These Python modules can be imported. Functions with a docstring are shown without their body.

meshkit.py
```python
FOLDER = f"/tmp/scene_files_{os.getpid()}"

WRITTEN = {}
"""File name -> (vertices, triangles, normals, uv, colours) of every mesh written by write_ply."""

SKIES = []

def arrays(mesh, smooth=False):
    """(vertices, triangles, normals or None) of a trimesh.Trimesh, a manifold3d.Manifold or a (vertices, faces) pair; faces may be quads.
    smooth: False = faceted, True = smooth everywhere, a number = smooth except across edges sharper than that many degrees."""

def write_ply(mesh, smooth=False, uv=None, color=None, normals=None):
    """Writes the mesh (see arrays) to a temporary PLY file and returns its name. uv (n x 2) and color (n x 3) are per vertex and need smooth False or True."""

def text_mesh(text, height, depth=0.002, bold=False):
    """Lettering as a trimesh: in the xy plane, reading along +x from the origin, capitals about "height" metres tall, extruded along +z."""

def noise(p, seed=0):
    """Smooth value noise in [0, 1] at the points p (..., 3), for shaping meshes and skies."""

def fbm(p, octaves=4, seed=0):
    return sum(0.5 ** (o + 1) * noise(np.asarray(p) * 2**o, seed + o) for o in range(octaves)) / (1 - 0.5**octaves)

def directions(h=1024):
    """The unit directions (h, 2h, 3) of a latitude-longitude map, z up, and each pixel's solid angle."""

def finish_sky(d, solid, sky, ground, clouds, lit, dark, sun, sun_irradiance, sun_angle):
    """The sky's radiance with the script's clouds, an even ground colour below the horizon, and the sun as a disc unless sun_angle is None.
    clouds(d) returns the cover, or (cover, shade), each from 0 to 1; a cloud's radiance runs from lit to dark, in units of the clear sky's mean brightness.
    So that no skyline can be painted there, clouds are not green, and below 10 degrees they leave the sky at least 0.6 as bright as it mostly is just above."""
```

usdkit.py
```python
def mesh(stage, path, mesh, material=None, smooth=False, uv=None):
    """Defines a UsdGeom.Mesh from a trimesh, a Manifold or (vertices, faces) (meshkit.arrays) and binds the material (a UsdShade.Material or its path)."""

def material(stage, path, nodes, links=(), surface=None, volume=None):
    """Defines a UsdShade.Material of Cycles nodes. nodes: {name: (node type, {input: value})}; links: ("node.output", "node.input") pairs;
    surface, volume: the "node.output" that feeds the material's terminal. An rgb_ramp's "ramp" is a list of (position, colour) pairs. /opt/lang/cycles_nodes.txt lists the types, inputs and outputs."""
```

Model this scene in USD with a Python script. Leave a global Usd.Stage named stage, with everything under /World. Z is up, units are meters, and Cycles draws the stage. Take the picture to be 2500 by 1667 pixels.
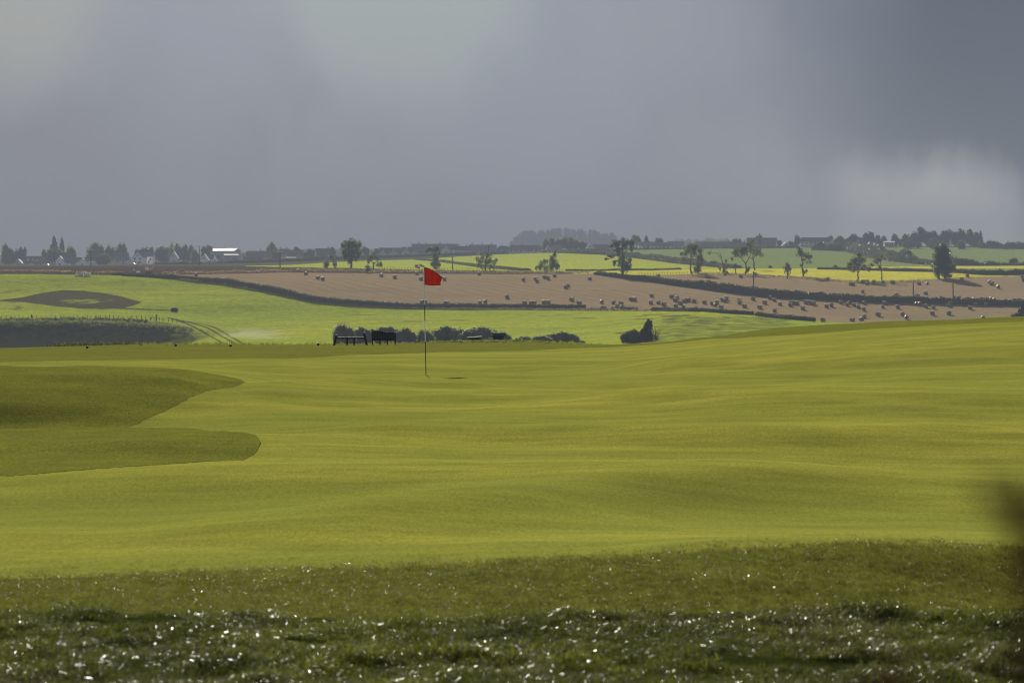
import math, random
import numpy as np, trimesh, usdkit, meshkit
from pxr import Usd, UsdGeom, UsdLux, UsdShade, Gf, Sdf, Vt
from scipy.interpolate import PchipInterpolator

stage = Usd.Stage.CreateInMemory()
UsdGeom.SetStageUpAxis(stage, UsdGeom.Tokens.z)
UsdGeom.SetStageMetersPerUnit(stage, 1.0)
UsdGeom.Xform.Define(stage, '/World')
UsdGeom.Scope.Define(stage, '/World/Looks')
rnd = random.Random(7)
rng = np.random.default_rng(7)

# ------------------------------------------------------------------ camera, sky, sun, exposure
F, HOR, ZC = 7292.0, 690.0, 1.8            # focal length and horizon row of a 2500-wide frame, eye height
EXPOSURE = 1.95
SUN_EL, SUN_AZ = math.radians(15.5), math.radians(-5.2)
cam = UsdGeom.Camera.Define(stage, '/World/camera')
cam.CreateFocalLengthAttr(105.0)
cam.CreateHorizontalApertureAttr(36.0)
cam.CreateVerticalApertureAttr(36.0 * 682 / 1024)
cam.CreateVerticalApertureOffsetAttr(-(833.5 - HOR) / 2500 * 36.0)
cam.CreateClippingRangeAttr(Gf.Vec2f(0.1, 20000))
cam.CreateFStopAttr(6.3)
cam.CreateFocusDistanceAttr(66.0)
cam.CreateExposureAttr(EXPOSURE)
cam.AddTranslateOp().Set(Gf.Vec3d(0, 0, ZC))
cam.AddRotateXOp().Set(90.0)

SUN = np.array([math.sin(SUN_AZ) * math.cos(SUN_EL), math.cos(SUN_AZ) * math.cos(SUN_EL), math.sin(SUN_EL)])
sun = UsdLux.DistantLight.Define(stage, '/World/sun')
sun.CreateIntensityAttr(1.2)
sun.CreateNormalizeAttr(True)
sun.CreateAngleAttr(0.53)
sun.CreateColorAttr(Gf.Vec3f(1.0, 0.93, 0.80))
zx = SUN
xx = np.cross([0, 0, 1.0], zx); xx /= np.linalg.norm(xx)
yx = np.cross(zx, xx)
sun.AddTransformOp().Set(Gf.Matrix4d(*xx, 0, *yx, 0, *zx, 0, 0, 0, 0, 1))


def direction(u, v):
    d = np.array([(u - 1250) / F, 1.0, (HOR - v) / F])
    return d / np.linalg.norm(d)


def srgb(r, g, b):
    """Radiance (before strength and exposure) that shows as this colour."""
    f = lambda c: ((c / 255 + 0.055) / 1.055) ** 2.4
    return tuple(f(c) / (0.1 * 2 ** EXPOSURE) for c in (r, g, b))


def build_sky():
    n = {'tc': ('texture_coordinate', {}),
         'sky': ('sky_texture', {'sky_type': 'single_scattering', 'sun_disc': False, 'sun_elevation': SUN_EL, 'sun_rotation': SUN_AZ}),
         'mp': ('mapping', {'mapping_type': 'point', 'scale': (1.0, 1.0, 0.55)}),
         'n1': ('noise_texture', {'scale': 10.0, 'detail': 6.0, 'roughness': 0.52}),
         'n2': ('noise_texture', {'scale': 13.0, 'detail': 6.0, 'roughness': 0.6}),
         'r1': ('map_range', {'range_type': 'smoothstep', 'from_min': 0.36, 'from_max': 0.64, 'to_min': 0.0, 'to_max': 1.0, 'clamp': True}),
         'base': ('mix', {'mix_type': 'mix', 'color1': srgb(123, 131, 147), 'color2': srgb(151, 158, 172)}),
         'dw': ('vector_math', {'math_type': 'scale', 'scale': 0.05}),
         'dc': ('vector_math', {'math_type': 'subtract', 'vector2': (0.5, 0.5, 0.5)}),
         'dd': ('vector_math', {'math_type': 'add'}),
         }
    l = [('tc.generated', 'mp.vector'), ('mp.vector', 'n1.vector'), ('mp.vector', 'n2.vector'),
         ('n1.fac', 'r1.value'), ('r1.result', 'base.fac'),
         ('n2.color', 'dc.vector1'), ('dc.vector', 'dw.vector1'), ('tc.generated', 'dd.vector1'), ('dw.vector', 'dd.vector2')]
    prev = 'base.color'
    # lighter and darker banks in the cloud deck: where, outer and inner radius (in frame pixels), colour, cover
    patches = [(1400, 480, 800, 150, (143, 154, 170), 0.5), (60, 480, 640, 120, (124, 127, 143), 0.8),
               (60, -40, 380, 110, (170, 173, 170), 0.9), (980, -150, 470, 240, (168, 179, 178), 0.85),
               (1640, 60, 330, 60, (158, 160, 172), 0.5), (2790, 0, 1060, 420, (68, 82, 101), 0.97),
               (1790, 430, 240, 50, (160, 162, 172), 0.6), (2120, 700, 430, 180, (172, 175, 175), 0.8), (2230, 600, 310, 150, (202, 204, 199), 0.92), (1880, 590, 260, 60, (170, 173, 176), 0.6)]
    for i, (u, v, ro, ri, col, amt) in enumerate(patches):
        n[f'd{i}'] = ('vector_math', {'math_type': 'distance', 'vector2': tuple(direction(u, v))})
        n[f's{i}'] = ('map_range', {'range_type': 'smoothstep', 'from_min': ro / F, 'from_max': ri / F, 'to_min': 0.0, 'to_max': amt, 'clamp': True})
        n[f'm{i}'] = ('mix', {'mix_type': 'mix', 'color2': srgb(*col)})
        l += [('dd.vector', f'd{i}.vector1'), (f'd{i}.value', f's{i}.value'), (f's{i}.result', f'm{i}.fac'), (prev, f'm{i}.color1')]
        prev = f'm{i}.color'
    n['cov'] = ('mix', {'mix_type': 'mix', 'fac': 0.997})
    n['bg'] = ('background_shader', {'strength': 0.1})
    l += [('sky.color', 'cov.color1'), (prev, 'cov.color2'), ('cov.color', 'bg.color')]
    return usdkit.material(stage, '/World/Looks/sky', n, l, surface='bg.background')


dome = UsdLux.DomeLight.Define(stage, '/World/sky')
dome.GetPrim().SetCustomDataByKey('kind', 'structure')
UsdShade.MaterialBindingAPI.Apply(dome.GetPrim()).Bind(build_sky())

# ------------------------------------------------------------------ helpers
names = {}


def numbered(name):
    k = names.get(name, 0); names[name] = k + 1
    return name if k == 0 else f'{name}_{k:03d}'


child_names = {}


def tag(p, label=None, cat=None, group=None, kind=None):
    p = p.GetPrim() if hasattr(p, 'GetPrim') else p
    for k, v in (('label', label), ('category', cat), ('group', group), ('kind', kind)):
        if v: p.SetCustomDataByKey(k, v)
    return p


def thing(name, label, cat, loc=(0, 0, 0), rotz=0.0, group=None, scale=None):
    x = UsdGeom.Xform.Define(stage, '/World/' + numbered(name))
    x.AddTranslateOp().Set(Gf.Vec3d(*map(float, loc))); x.AddRotateZOp().Set(math.degrees(rotz))
    if scale is not None: x.AddScaleOp().Set(Gf.Vec3f(*scale))
    return tag(x, label, cat, group)


def set_tone(m, nv, per):
    """Each leaf or blade (per vertices) gets its own tone between 0 and 1."""
    g = np.random.default_rng(nv)
    v = np.repeat(g.uniform(0, 1, nv // per + 1), per)[:nv]
    UsdGeom.PrimvarsAPI(m).CreatePrimvar('tone', Sdf.ValueTypeNames.FloatArray, 'vertex').Set(Vt.FloatArray.FromNumpy(v.astype(np.float32)))


LEAFY = {}


def obj(name, mesh, mat, parent=None, smooth=False, normals=None, color=None, label=None, kind=None):
    base = str(parent.GetPath()) if parent is not None else '/World'
    if parent is None:
        path = base + '/' + numbered(name)
    else:
        k = child_names.get((base, name), 0); child_names[(base, name)] = k + 1
        path = f'{base}/{name}' + ('' if k == 0 else f'_{k:03d}')
    m = usdkit.mesh(stage, path, mesh, M[mat], smooth=smooth)
    if mat in LEAFY: set_tone(m, len(mesh[0]), 7 if name == 'leaves' else 4)
    if normals is not None:
        m.CreateNormalsAttr(Vt.Vec3fArray.FromNumpy(np.asarray(normals, np.float32))); m.SetNormalsInterpolation('vertex')
    if color is not None:
        UsdGeom.PrimvarsAPI(m).CreatePrimvar('mask', Sdf.ValueTypeNames.Color3fArray, 'vertex').Set(Vt.Vec3fArray.FromNumpy(np.asarray(color, np.float32)))
    return tag(m, label=label, kind=kind)


def dup(root, loc, rotz, label, group=None, name=None, scale=None):
    r = thing(name or root.GetName(), label, root.GetCustomData()['category'], loc, rotz, group or root.GetCustomData().get('group'), scale)
    r.GetReferences().AddInternalReference(root.GetPath()); r.SetInstanceable(True)
    return r


class MB:
    """Collects faces into one mesh."""
    def __init__(s): s.v, s.f, s.n = [], [], 0
    def add(s, v, f):
        s.v.append(np.asarray(v, float)); s.f.append(np.asarray(f, int) + s.n); s.n += len(v); return s
    def tm(s, m): return s.add(m.vertices, m.faces)
    def box(s, c, e, rz=0.0, rx=0.0, ry=0.0):
        b = trimesh.creation.box(e)
        T = trimesh.transformations
        b.apply_transform(T.euler_matrix(rx, ry, rz)); b.apply_translation(c); return s.tm(b)
    def tube(s, pts, rad, k=6):
        pts = np.asarray(pts, float); rad = np.broadcast_to(rad, len(pts))
        t = np.gradient(pts, axis=0); t /= np.linalg.norm(t, axis=1, keepdims=True) + 1e-9
        ref = np.array([0.31, 0.95, 0.07]); V = []
        for p, d, r in zip(pts, t, rad):
            a = np.cross(d, ref); a /= np.linalg.norm(a) + 1e-9; b = np.cross(d, a)
            for j in range(k):
                w = 2 * math.pi * j / k; V.append(p + r * (a * math.cos(w) + b * math.sin(w)))
        fs = []
        for i in range(len(pts) - 1):
            for j in range(k):
                q = [i * k + j, i * k + (j + 1) % k, (i + 1) * k + (j + 1) % k, (i + 1) * k + j]
                fs += [[q[0], q[2], q[1]], [q[0], q[3], q[2]]]
        for j in range(1, k - 1):
            fs += [[0, j, j + 1]]; o = (len(pts) - 1) * k; fs += [[o, o + j + 1, o + j]]
        return s.add(V, fs)
    def get(s): return np.vstack(s.v), np.vstack(s.f)
    def __bool__(s): return s.n > 0


def interp(u, pts):
    pts = np.asarray(pts, float)
    return np.interp(u, pts[:, 0], pts[:, 1])


# ------------------------------------------------------------------ materials
M = {}


def mat(name, nodes, links, surface='p.BSDF', volume=None):
    M[name] = usdkit.material(stage, '/World/Looks/' + name, nodes, links, surface=surface, volume=volume)


def plain(name, col, rough=0.7, spec=0.3, var=0.15, scale=6.0, metallic=0.0, bump=0.0):
    c2 = tuple(x * (1 - var) for x in col); c1 = tuple(min(1, x * (1 + var)) for x in col)
    n = {'g': ('geometry', {}), 'n': ('noise_texture', {'scale': scale, 'detail': 4.0, 'roughness': 0.6}),
         'm': ('mix', {'mix_type': 'mix', 'color1': c2, 'color2': c1}),
         'p': ('principled_bsdf', {'roughness': rough, 'specular_ior_level': spec, 'metallic': metallic})}
    l = [('g.position', 'n.vector'), ('n.fac', 'm.fac'), ('m.color', 'p.base_color')]
    if bump:
        n['b'] = ('bump', {'strength': bump, 'distance': 0.02}); l += [('n.fac', 'b.height'), ('b.normal', 'p.normal')]
    mat(name, n, l)


def leaf(name, dark, light, trans=0.45, rough=0.5, spec=0.3, tcol=None):
    """Leaves: each leaf takes its own tone; light passes through."""
    LEAFY[name] = 1
    tcol = tcol or tuple(min(1, 1.5 * x) for x in light)
    mat(name, {'g': ('attribute', {'attribute': 'tone'}), 'm': ('mix', {'mix_type': 'mix', 'color1': dark, 'color2': light}),
               'p': ('principled_bsdf', {'roughness': rough, 'specular_ior_level': spec}),
               't': ('translucent_bsdf', {}), 'tm': ('mix', {'mix_type': 'mix', 'color1': dark, 'color2': tcol}),
               'x': ('mix_closure', {'fac': trans})},
        [('g.fac', 'm.fac'), ('m.color', 'p.base_color'), ('g.fac', 'tm.fac'), ('tm.color', 't.color'),
         ('p.BSDF', 'x.closure1'), ('t.BSDF', 'x.closure2')], surface='x.closure')


def dewy(name, dark, light, tcol, trans=0.45, wet=0.9):
    """Grass blades, a few of them wet enough to glint."""
    mat(name, {'g': ('attribute', {'attribute': 'tone'}), 'm': ('mix', {'mix_type': 'mix', 'color1': dark, 'color2': light}),
               'r': ('map_range', {'from_min': wet, 'from_max': wet + 0.02, 'to_min': 0.75, 'to_max': 0.36, 'clamp': True}),
               's': ('map_range', {'from_min': wet, 'from_max': wet + 0.02, 'to_min': 0.02, 'to_max': 0.05, 'clamp': True}),
               'p': ('principled_bsdf', {}), 't': ('translucent_bsdf', {}), 'tm': ('mix', {'mix_type': 'mix', 'color1': dark, 'color2': tcol}),
               'x': ('mix_closure', {'fac': trans})},
        [('g.fac', 'm.fac'), ('m.color', 'p.base_color'), ('g.fac', 'tm.fac'), ('tm.color', 't.color'),
         ('g.fac', 'r.value'), ('g.fac', 's.value'), ('r.result', 'p.roughness'), ('s.result', 'p.specular_ior_level'),
         ('p.BSDF', 'x.closure1'), ('t.BSDF', 'x.closure2')], surface='x.closure')


def turf(name, a, b, c, s_big, s_mid, s_fine, bump=0.3, dist=0.02, sheen=0.2, sheen_tint=(1.0, 0.92, 0.16), rough=0.9, spec=0.0, stretch=(1, 1, 1), rot=0.0, bands=None, fine_amt=0.45, contrast=0.25, grain=(1, 1, 1)):
    """Grass or soil seen as a surface: broad patches of a and b, blades and tufts towards c, optional mown or sown lines."""
    n = {'g': ('geometry', {}), 'mp': ('mapping', {'mapping_type': 'point', 'scale': stretch, 'rotation': (0, 0, rot)}),
         'n1': ('noise_texture', {'scale': s_big, 'detail': 4.0, 'roughness': 0.55}),
         'n2': ('noise_texture', {'scale': s_mid, 'detail': 5.0, 'roughness': 0.65}),
         'gm': ('mapping', {'mapping_type': 'point', 'scale': grain}),
         'n3': ('noise_texture', {'scale': s_fine, 'detail': 3.0, 'roughness': 0.7}),
         'r1': ('map_range', {'from_min': 0.5 - contrast, 'from_max': 0.5 + contrast, 'to_min': 0.0, 'to_max': 1.0, 'clamp': True}),
         'r2': ('map_range', {'from_min': 0.35, 'from_max': 0.68, 'to_min': 0.0, 'to_max': 0.75, 'clamp': True}),
         'r3': ('map_range', {'from_min': 0.3, 'from_max': 0.7, 'to_min': 1 - fine_amt, 'to_max': 1 + fine_amt, 'clamp': True}),
         'm1': ('mix', {'mix_type': 'mix', 'color1': a, 'color2': b}),
         'm2': ('mix', {'mix_type': 'mix', 'color2': c}),
         'm3': ('vector_math', {'math_type': 'scale'}),
         'b': ('bump', {'strength': bump, 'distance': dist}),
         'p': ('principled_bsdf', {'roughness': rough, 'specular_ior_level': spec, 'sheen_weight': sheen, 'sheen_roughness': 0.45, 'sheen_tint': sheen_tint})}
    l = [('g.position', 'mp.vector'), ('mp.vector', 'n1.vector'), ('mp.vector', 'n2.vector'), ('g.position', 'gm.vector'), ('gm.vector', 'n3.vector'),
         ('n1.fac', 'r1.value'), ('n2.fac', 'r2.value'), ('n3.fac', 'r3.value'), ('r1.result', 'm1.fac'), ('m1.color', 'm2.color1'), ('r2.result', 'm2.fac'),
         ('m2.color', 'm3.vector1'), ('r3.result', 'm3.scale'), ('n3.fac', 'b.height'), ('b.normal', 'p.normal')]
    out = 'm3.vector'
    if bands:
        sc, ang, col, amt, dist_ = bands
        n['bm'] = ('mapping', {'mapping_type': 'point', 'rotation': (0, 0, ang)})
        n['w'] = ('wave_texture', {'wave_type': 'bands', 'bands_direction': 'x', 'scale': sc, 'distortion': dist_, 'detail': 3.0, 'detail_scale': 0.6})
        n['wr'] = ('map_range', {'from_min': 0.55, 'from_max': 1.0, 'to_min': 0.0, 'to_max': amt, 'clamp': True})
        n['wn'] = ('math', {'math_type': 'multiply'})
        n['m4'] = ('mix', {'mix_type': 'mix', 'color2': col})
        l += [('g.position', 'bm.vector'), ('bm.vector', 'w.vector'), ('w.fac', 'wr.value'), ('wr.result', 'wn.value1'), ('r1.result', 'wn.value2'),
              ('wn.value', 'm4.fac'), (out, 'm4.color1')]
        out = 'm4.color'
    return n, l, out


def turf_mat(name, *a, masks=None, **k):
    n, l, out = turf(name, *a, **k)
    if masks:   # soil / weeds / pale seed heads given by the mesh's mask
        n['at'] = ('attribute', {'attribute': 'mask'}); n['sc'] = ('separate_color', {}); l += [('at.color', 'sc.color')]
        n['nm'] = ('noise_texture', {'scale': masks.get('scale', 0.25), 'detail': 6.0, 'roughness': 0.7})
        n['nmm'] = ('mapping', {'mapping_type': 'point', 'scale': (0.7, 0.35, 1.0), 'rotation': (0, 0, 0.25)})
        l += [('g.position', 'nmm.vector'), ('nmm.vector', 'nm.vector')]
        for ch, key in (('r', 'soil'), ('g', 'weeds'), ('b', 'pale')):
            n['s' + ch] = ('math', {'math_type': 'add'})
            n['q' + ch] = ('map_range', {'range_type': 'smoothstep', 'from_min': 0.92, 'from_max': 1.16, 'to_min': 0.0, 'to_max': masks[key + '_amt'], 'clamp': True})
            n['x' + ch] = ('mix', {'mix_type': 'mix', 'color2': masks[key]})
            l += [('sc.' + ch, 's' + ch + '.value1'), ('nm.fac', 's' + ch + '.value2'), ('s' + ch + '.value', 'q' + ch + '.value'),
                  ('q' + ch + '.result', 'x' + ch + '.fac'), (out, 'x' + ch + '.color1')]
            out = 'x' + ch + '.color'
    l.append((out, 'p.base_color'))
    mat(name, n, l)


GRASS_TINT = (0.85, 0.8, 0.18)
turf_mat('green_turf', (0.100, 0.118, 0.022), (0.178, 0.174, 0.028), (0.070, 0.084, 0.017), 0.22, 1.7, 44.0, bump=0.2, dist=0.010, fine_amt=0.28, stretch=(0.35, 1, 1), sheen=0.03, contrast=0.16, grain=(1.0, 0.2, 1.0))
turf_mat('collar_turf', (0.064, 0.076, 0.014), (0.100, 0.102, 0.017), (0.050, 0.060, 0.012), 0.25, 1.4, 40.0, bump=0.5, dist=0.02, fine_amt=0.38, sheen=0.02, grain=(1.0, 0.16, 1.0))
turf_mat('rough_turf', (0.016, 0.022, 0.005), (0.026, 0.032, 0.006), (0.010, 0.013, 0.004), 0.6, 3.0, 30.0, bump=0.8, dist=0.03, fine_amt=0.4, sheen=0.0)
turf_mat('meadow_turf', (0.160, 0.220, 0.012), (0.280, 0.290, 0.016), (0.115, 0.160, 0.016), 0.014, 0.13, 0.6, bump=0.9, dist=0.5, fine_amt=0.38, sheen=0.02, stretch=(0.6, 1, 1), rot=0.15,
         bands=(0.05, 0.5, (0.21, 0.21, 0.03), 0.35, 4.0),
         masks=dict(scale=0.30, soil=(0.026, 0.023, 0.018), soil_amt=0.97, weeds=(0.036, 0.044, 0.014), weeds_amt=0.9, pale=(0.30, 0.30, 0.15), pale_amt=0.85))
turf_mat('stubble', (0.128, 0.088, 0.046), (0.160, 0.108, 0.055), (0.104, 0.073, 0.040), 0.012, 0.10, 1.2, bump=0.5, dist=0.2, fine_amt=0.16, sheen=0.05, sheen_tint=(1, 0.8, 0.5), stretch=(0.35, 1, 1), rot=0.9,
         bands=(0.05, -0.42, (0.052, 0.038, 0.026), 0.7, 4.5),
         masks=dict(scale=0.06, soil=(0.10, 0.07, 0.04), soil_amt=0.5, weeds=(0.095, 0.100, 0.025), weeds_amt=0.6, pale=(0.20, 0.15, 0.08), pale_amt=0.5))
turf_mat('ploughed', (0.050, 0.034, 0.025), (0.064, 0.043, 0.030), (0.042, 0.030, 0.022), 0.02, 0.3, 1.5, bump=0.6, dist=0.2, sheen=0.0)
turf_mat('lime_crop', (0.195, 0.245, 0.008), (0.235, 0.275, 0.010), (0.175, 0.220, 0.010), 0.006, 0.05, 0.6, bump=0.6, dist=0.3, fine_amt=0.25, sheen=0.05, stretch=(0.4, 1, 1), bands=(0.03, 0.1, (0.14, 0.16, 0.02), 0.5, 1.0))
turf_mat('yellow_crop', (0.31, 0.29, 0.018), (0.40, 0.36, 0.020), (0.20, 0.21, 0.020), 0.03, 0.16, 0.6, bump=0.7, dist=0.3, fine_amt=0.35, contrast=0.15, sheen=0.05)
turf_mat('pale_pasture', (0.100, 0.150, 0.040), (0.120, 0.165, 0.045), (0.090, 0.135, 0.036), 0.006, 0.05, 0.5, bump=0.5, dist=0.2, fine_amt=0.2, sheen=0.02, stretch=(0.4, 1, 1))
turf_mat('far_pasture', (0.052, 0.060, 0.024), (0.080, 0.082, 0.030), (0.040, 0.046, 0.020), 0.004, 0.02, 0.3, bump=0.2, dist=0.2, sheen=0.0)

dewy('blade', (0.022, 0.032, 0.004), (0.055, 0.066, 0.007), (0.085, 0.095, 0.007), trans=0.35, wet=0.92)
dewy('blade_light', (0.036, 0.046, 0.005), (0.080, 0.088, 0.009), (0.13, 0.14, 0.010), trans=0.38, wet=0.88)
dewy('blade_collar', (0.034, 0.040, 0.005), (0.076, 0.078, 0.009), (0.11, 0.108, 0.009), trans=0.36, wet=0.90)
dewy('blade_wet', (0.030, 0.038, 0.008), (0.075, 0.080, 0.018), (0.11, 0.11, 0.02), trans=0.35, wet=0.82)
leaf('tall_grass', (0.040, 0.060, 0.010), (0.11, 0.12, 0.02), trans=0.4, rough=0.8, spec=0.05, tcol=(0.2, 0.22, 0.03))
leaf('pale_blade', (0.09, 0.10, 0.03), (0.22, 0.22, 0.08), trans=0.45, rough=0.8, spec=0.05)
leaf('dry_grass', (0.10, 0.075, 0.035), (0.22, 0.16, 0.07), trans=0.35, rough=0.6)
leaf('tree_leaf', (0.026, 0.033, 0.010), (0.090, 0.098, 0.028), trans=0.45, rough=0.7, spec=0.08)
leaf('tree_leaf_light', (0.05, 0.065, 0.018), (0.16, 0.175, 0.05), trans=0.5, rough=0.6, spec=0.12)
leaf('ivy_leaf', (0.018, 0.025, 0.008), (0.070, 0.078, 0.022), trans=0.35, rough=0.5, spec=0.2)
leaf('conifer_leaf', (0.018, 0.030, 0.014), (0.045, 0.060, 0.024), trans=0.15, rough=0.6)
leaf('autumn_leaf', (0.06, 0.045, 0.012), (0.15, 0.09, 0.025), trans=0.35, rough=0.5)
leaf('gorse_leaf', (0.046, 0.060, 0.030), (0.170, 0.190, 0.085), trans=0.4, rough=0.7, spec=0.08)
leaf('hedge_leaf', (0.024, 0.030, 0.014), (0.075, 0.082, 0.030), trans=0.25, rough=0.6, spec=0.12)
leaf('shrub_leaf', (0.026, 0.020, 0.012), (0.045, 0.034, 0.016), trans=0.1, rough=0.9, spec=0.0)
plain('hedge_core', (0.060, 0.064, 0.045), 0.95, 0.0, 0.3, 1.0)
plain('bark', (0.055, 0.045, 0.036), 0.9, 0.1, 0.3, 4.0)
plain('bark_pale', (0.16, 0.13, 0.10), 0.9, 0.1, 0.3, 4.0)
plain('twig', (0.035, 0.022, 0.014), 0.95, 0.0, 0.3, 40.0)
plain('straw', (0.215, 0.155, 0.082), 0.7, 0.18, 0.35, 5.0, bump=0.5)
plain('straw_end', (0.16, 0.115, 0.062), 0.9, 0.1, 0.35, 7.0, bump=0.5)
plain('slate', (0.075, 0.078, 0.088), 0.85, 0.1, 0.2, 1.5)
plain('brown_tile', (0.14, 0.098, 0.080), 0.9, 0.05, 0.2, 1.5)
plain('grey_tile', (0.13, 0.125, 0.12), 0.9, 0.05, 0.2, 1.5)
plain('white_wall', (0.72, 0.72, 0.70), 0.8, 0.2, 0.06, 1.0)
plain('grey_wall', (0.44, 0.43, 0.42), 0.85, 0.2, 0.12, 1.0)
plain('cream_wall', (0.58, 0.53, 0.42), 0.85, 0.2, 0.08, 1.0)
plain('stone_wall', (0.33, 0.29, 0.25), 0.9, 0.2, 0.25, 2.0)
plain('barn_sheet', (0.46, 0.47, 0.47), 0.8, 0.1, 0.04, 0.5)
plain('barn_wall', (0.26, 0.28, 0.29), 0.6, 0.4, 0.1, 0.5)
plain('window_glass', (0.03, 0.035, 0.04), 0.08, 0.6, 0.1, 1.0)
plain('skylight_glass', (0.55, 0.58, 0.6), 0.12, 0.8, 0.05, 1.0)
plain('pole_wood', (0.05, 0.042, 0.036), 0.85, 0.2, 0.2, 3.0)
plain('post_wood', (0.075, 0.065, 0.055), 0.85, 0.2, 0.2, 3.0)
plain('insulator', (0.75, 0.75, 0.75), 0.1, 0.8, 0.02, 1.0)
plain('wire', (0.12, 0.12, 0.12), 0.4, 0.5, 0.05, 1.0)
plain('black_paint', (0.006, 0.006, 0.007), 0.6, 0.2, 0.1, 20.0)
plain('pole_white', (0.62, 0.64, 0.66), 0.35, 0.5, 0.05, 20.0)
plain('pole_black', (0.012, 0.012, 0.013), 0.4, 0.5, 0.05, 20.0)
plain('dark_timber', (0.012, 0.012, 0.012), 0.95, 0.05, 0.3, 12.0)
plain('dark_board', (0.009, 0.012, 0.012), 0.95, 0.05, 0.3, 12.0)
plain('board_frame', (0.055, 0.070, 0.062), 0.95, 0.05, 0.2, 8.0)
plain('navy_panel', (0.008, 0.009, 0.030), 0.4, 0.4, 0.1, 8.0)
plain('pale_timber', (0.30, 0.29, 0.27), 0.9, 0.1, 0.15, 8.0)
plain('car_white', (0.6, 0.6, 0.6), 0.3, 0.5, 0.02, 1.0)
plain('car_silver', (0.35, 0.36, 0.38), 0.25, 0.6, 0.02, 1.0)
plain('car_dark', (0.03, 0.035, 0.06), 0.2, 0.6, 0.02, 1.0)
plain('tyre', (0.012, 0.012, 0.012), 0.8, 0.2, 0.1, 1.0)
plain('orange_paint', (0.45, 0.12, 0.02), 0.4, 0.5, 0.1, 1.0)
plain('blue_sheet', (0.03, 0.07, 0.30), 0.5, 0.4, 0.15, 1.0)
plain('pale_stone', (0.62, 0.58, 0.52), 0.8, 0.2, 0.25, 1.0)
mat('flag_cloth', {'g': ('geometry', {}), 'w': ('noise_texture', {'scale': 9.0, 'detail': 3.0}),
                   'c': ('mix', {'mix_type': 'mix', 'color1': (0.33, 0.045, 0.035), 'color2': (0.46, 0.070, 0.050)}),
                   'd': ('principled_bsdf', {'roughness': 0.7, 'specular_ior_level': 0.2}), 't': ('translucent_bsdf', {}), 'x': ('mix_closure', {'fac': 0.42})},
    [('g.position', 'w.vector'), ('w.fac', 'c.fac'), ('c.color', 'd.base_color'), ('c.color', 't.color'), ('d.BSDF', 'x.closure1'), ('t.BSDF', 'x.closure2')], surface='x.closure')
plain('flag_hem', (0.16, 0.012, 0.012), 0.8, 0.2, 0.1, 30.0)

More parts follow.
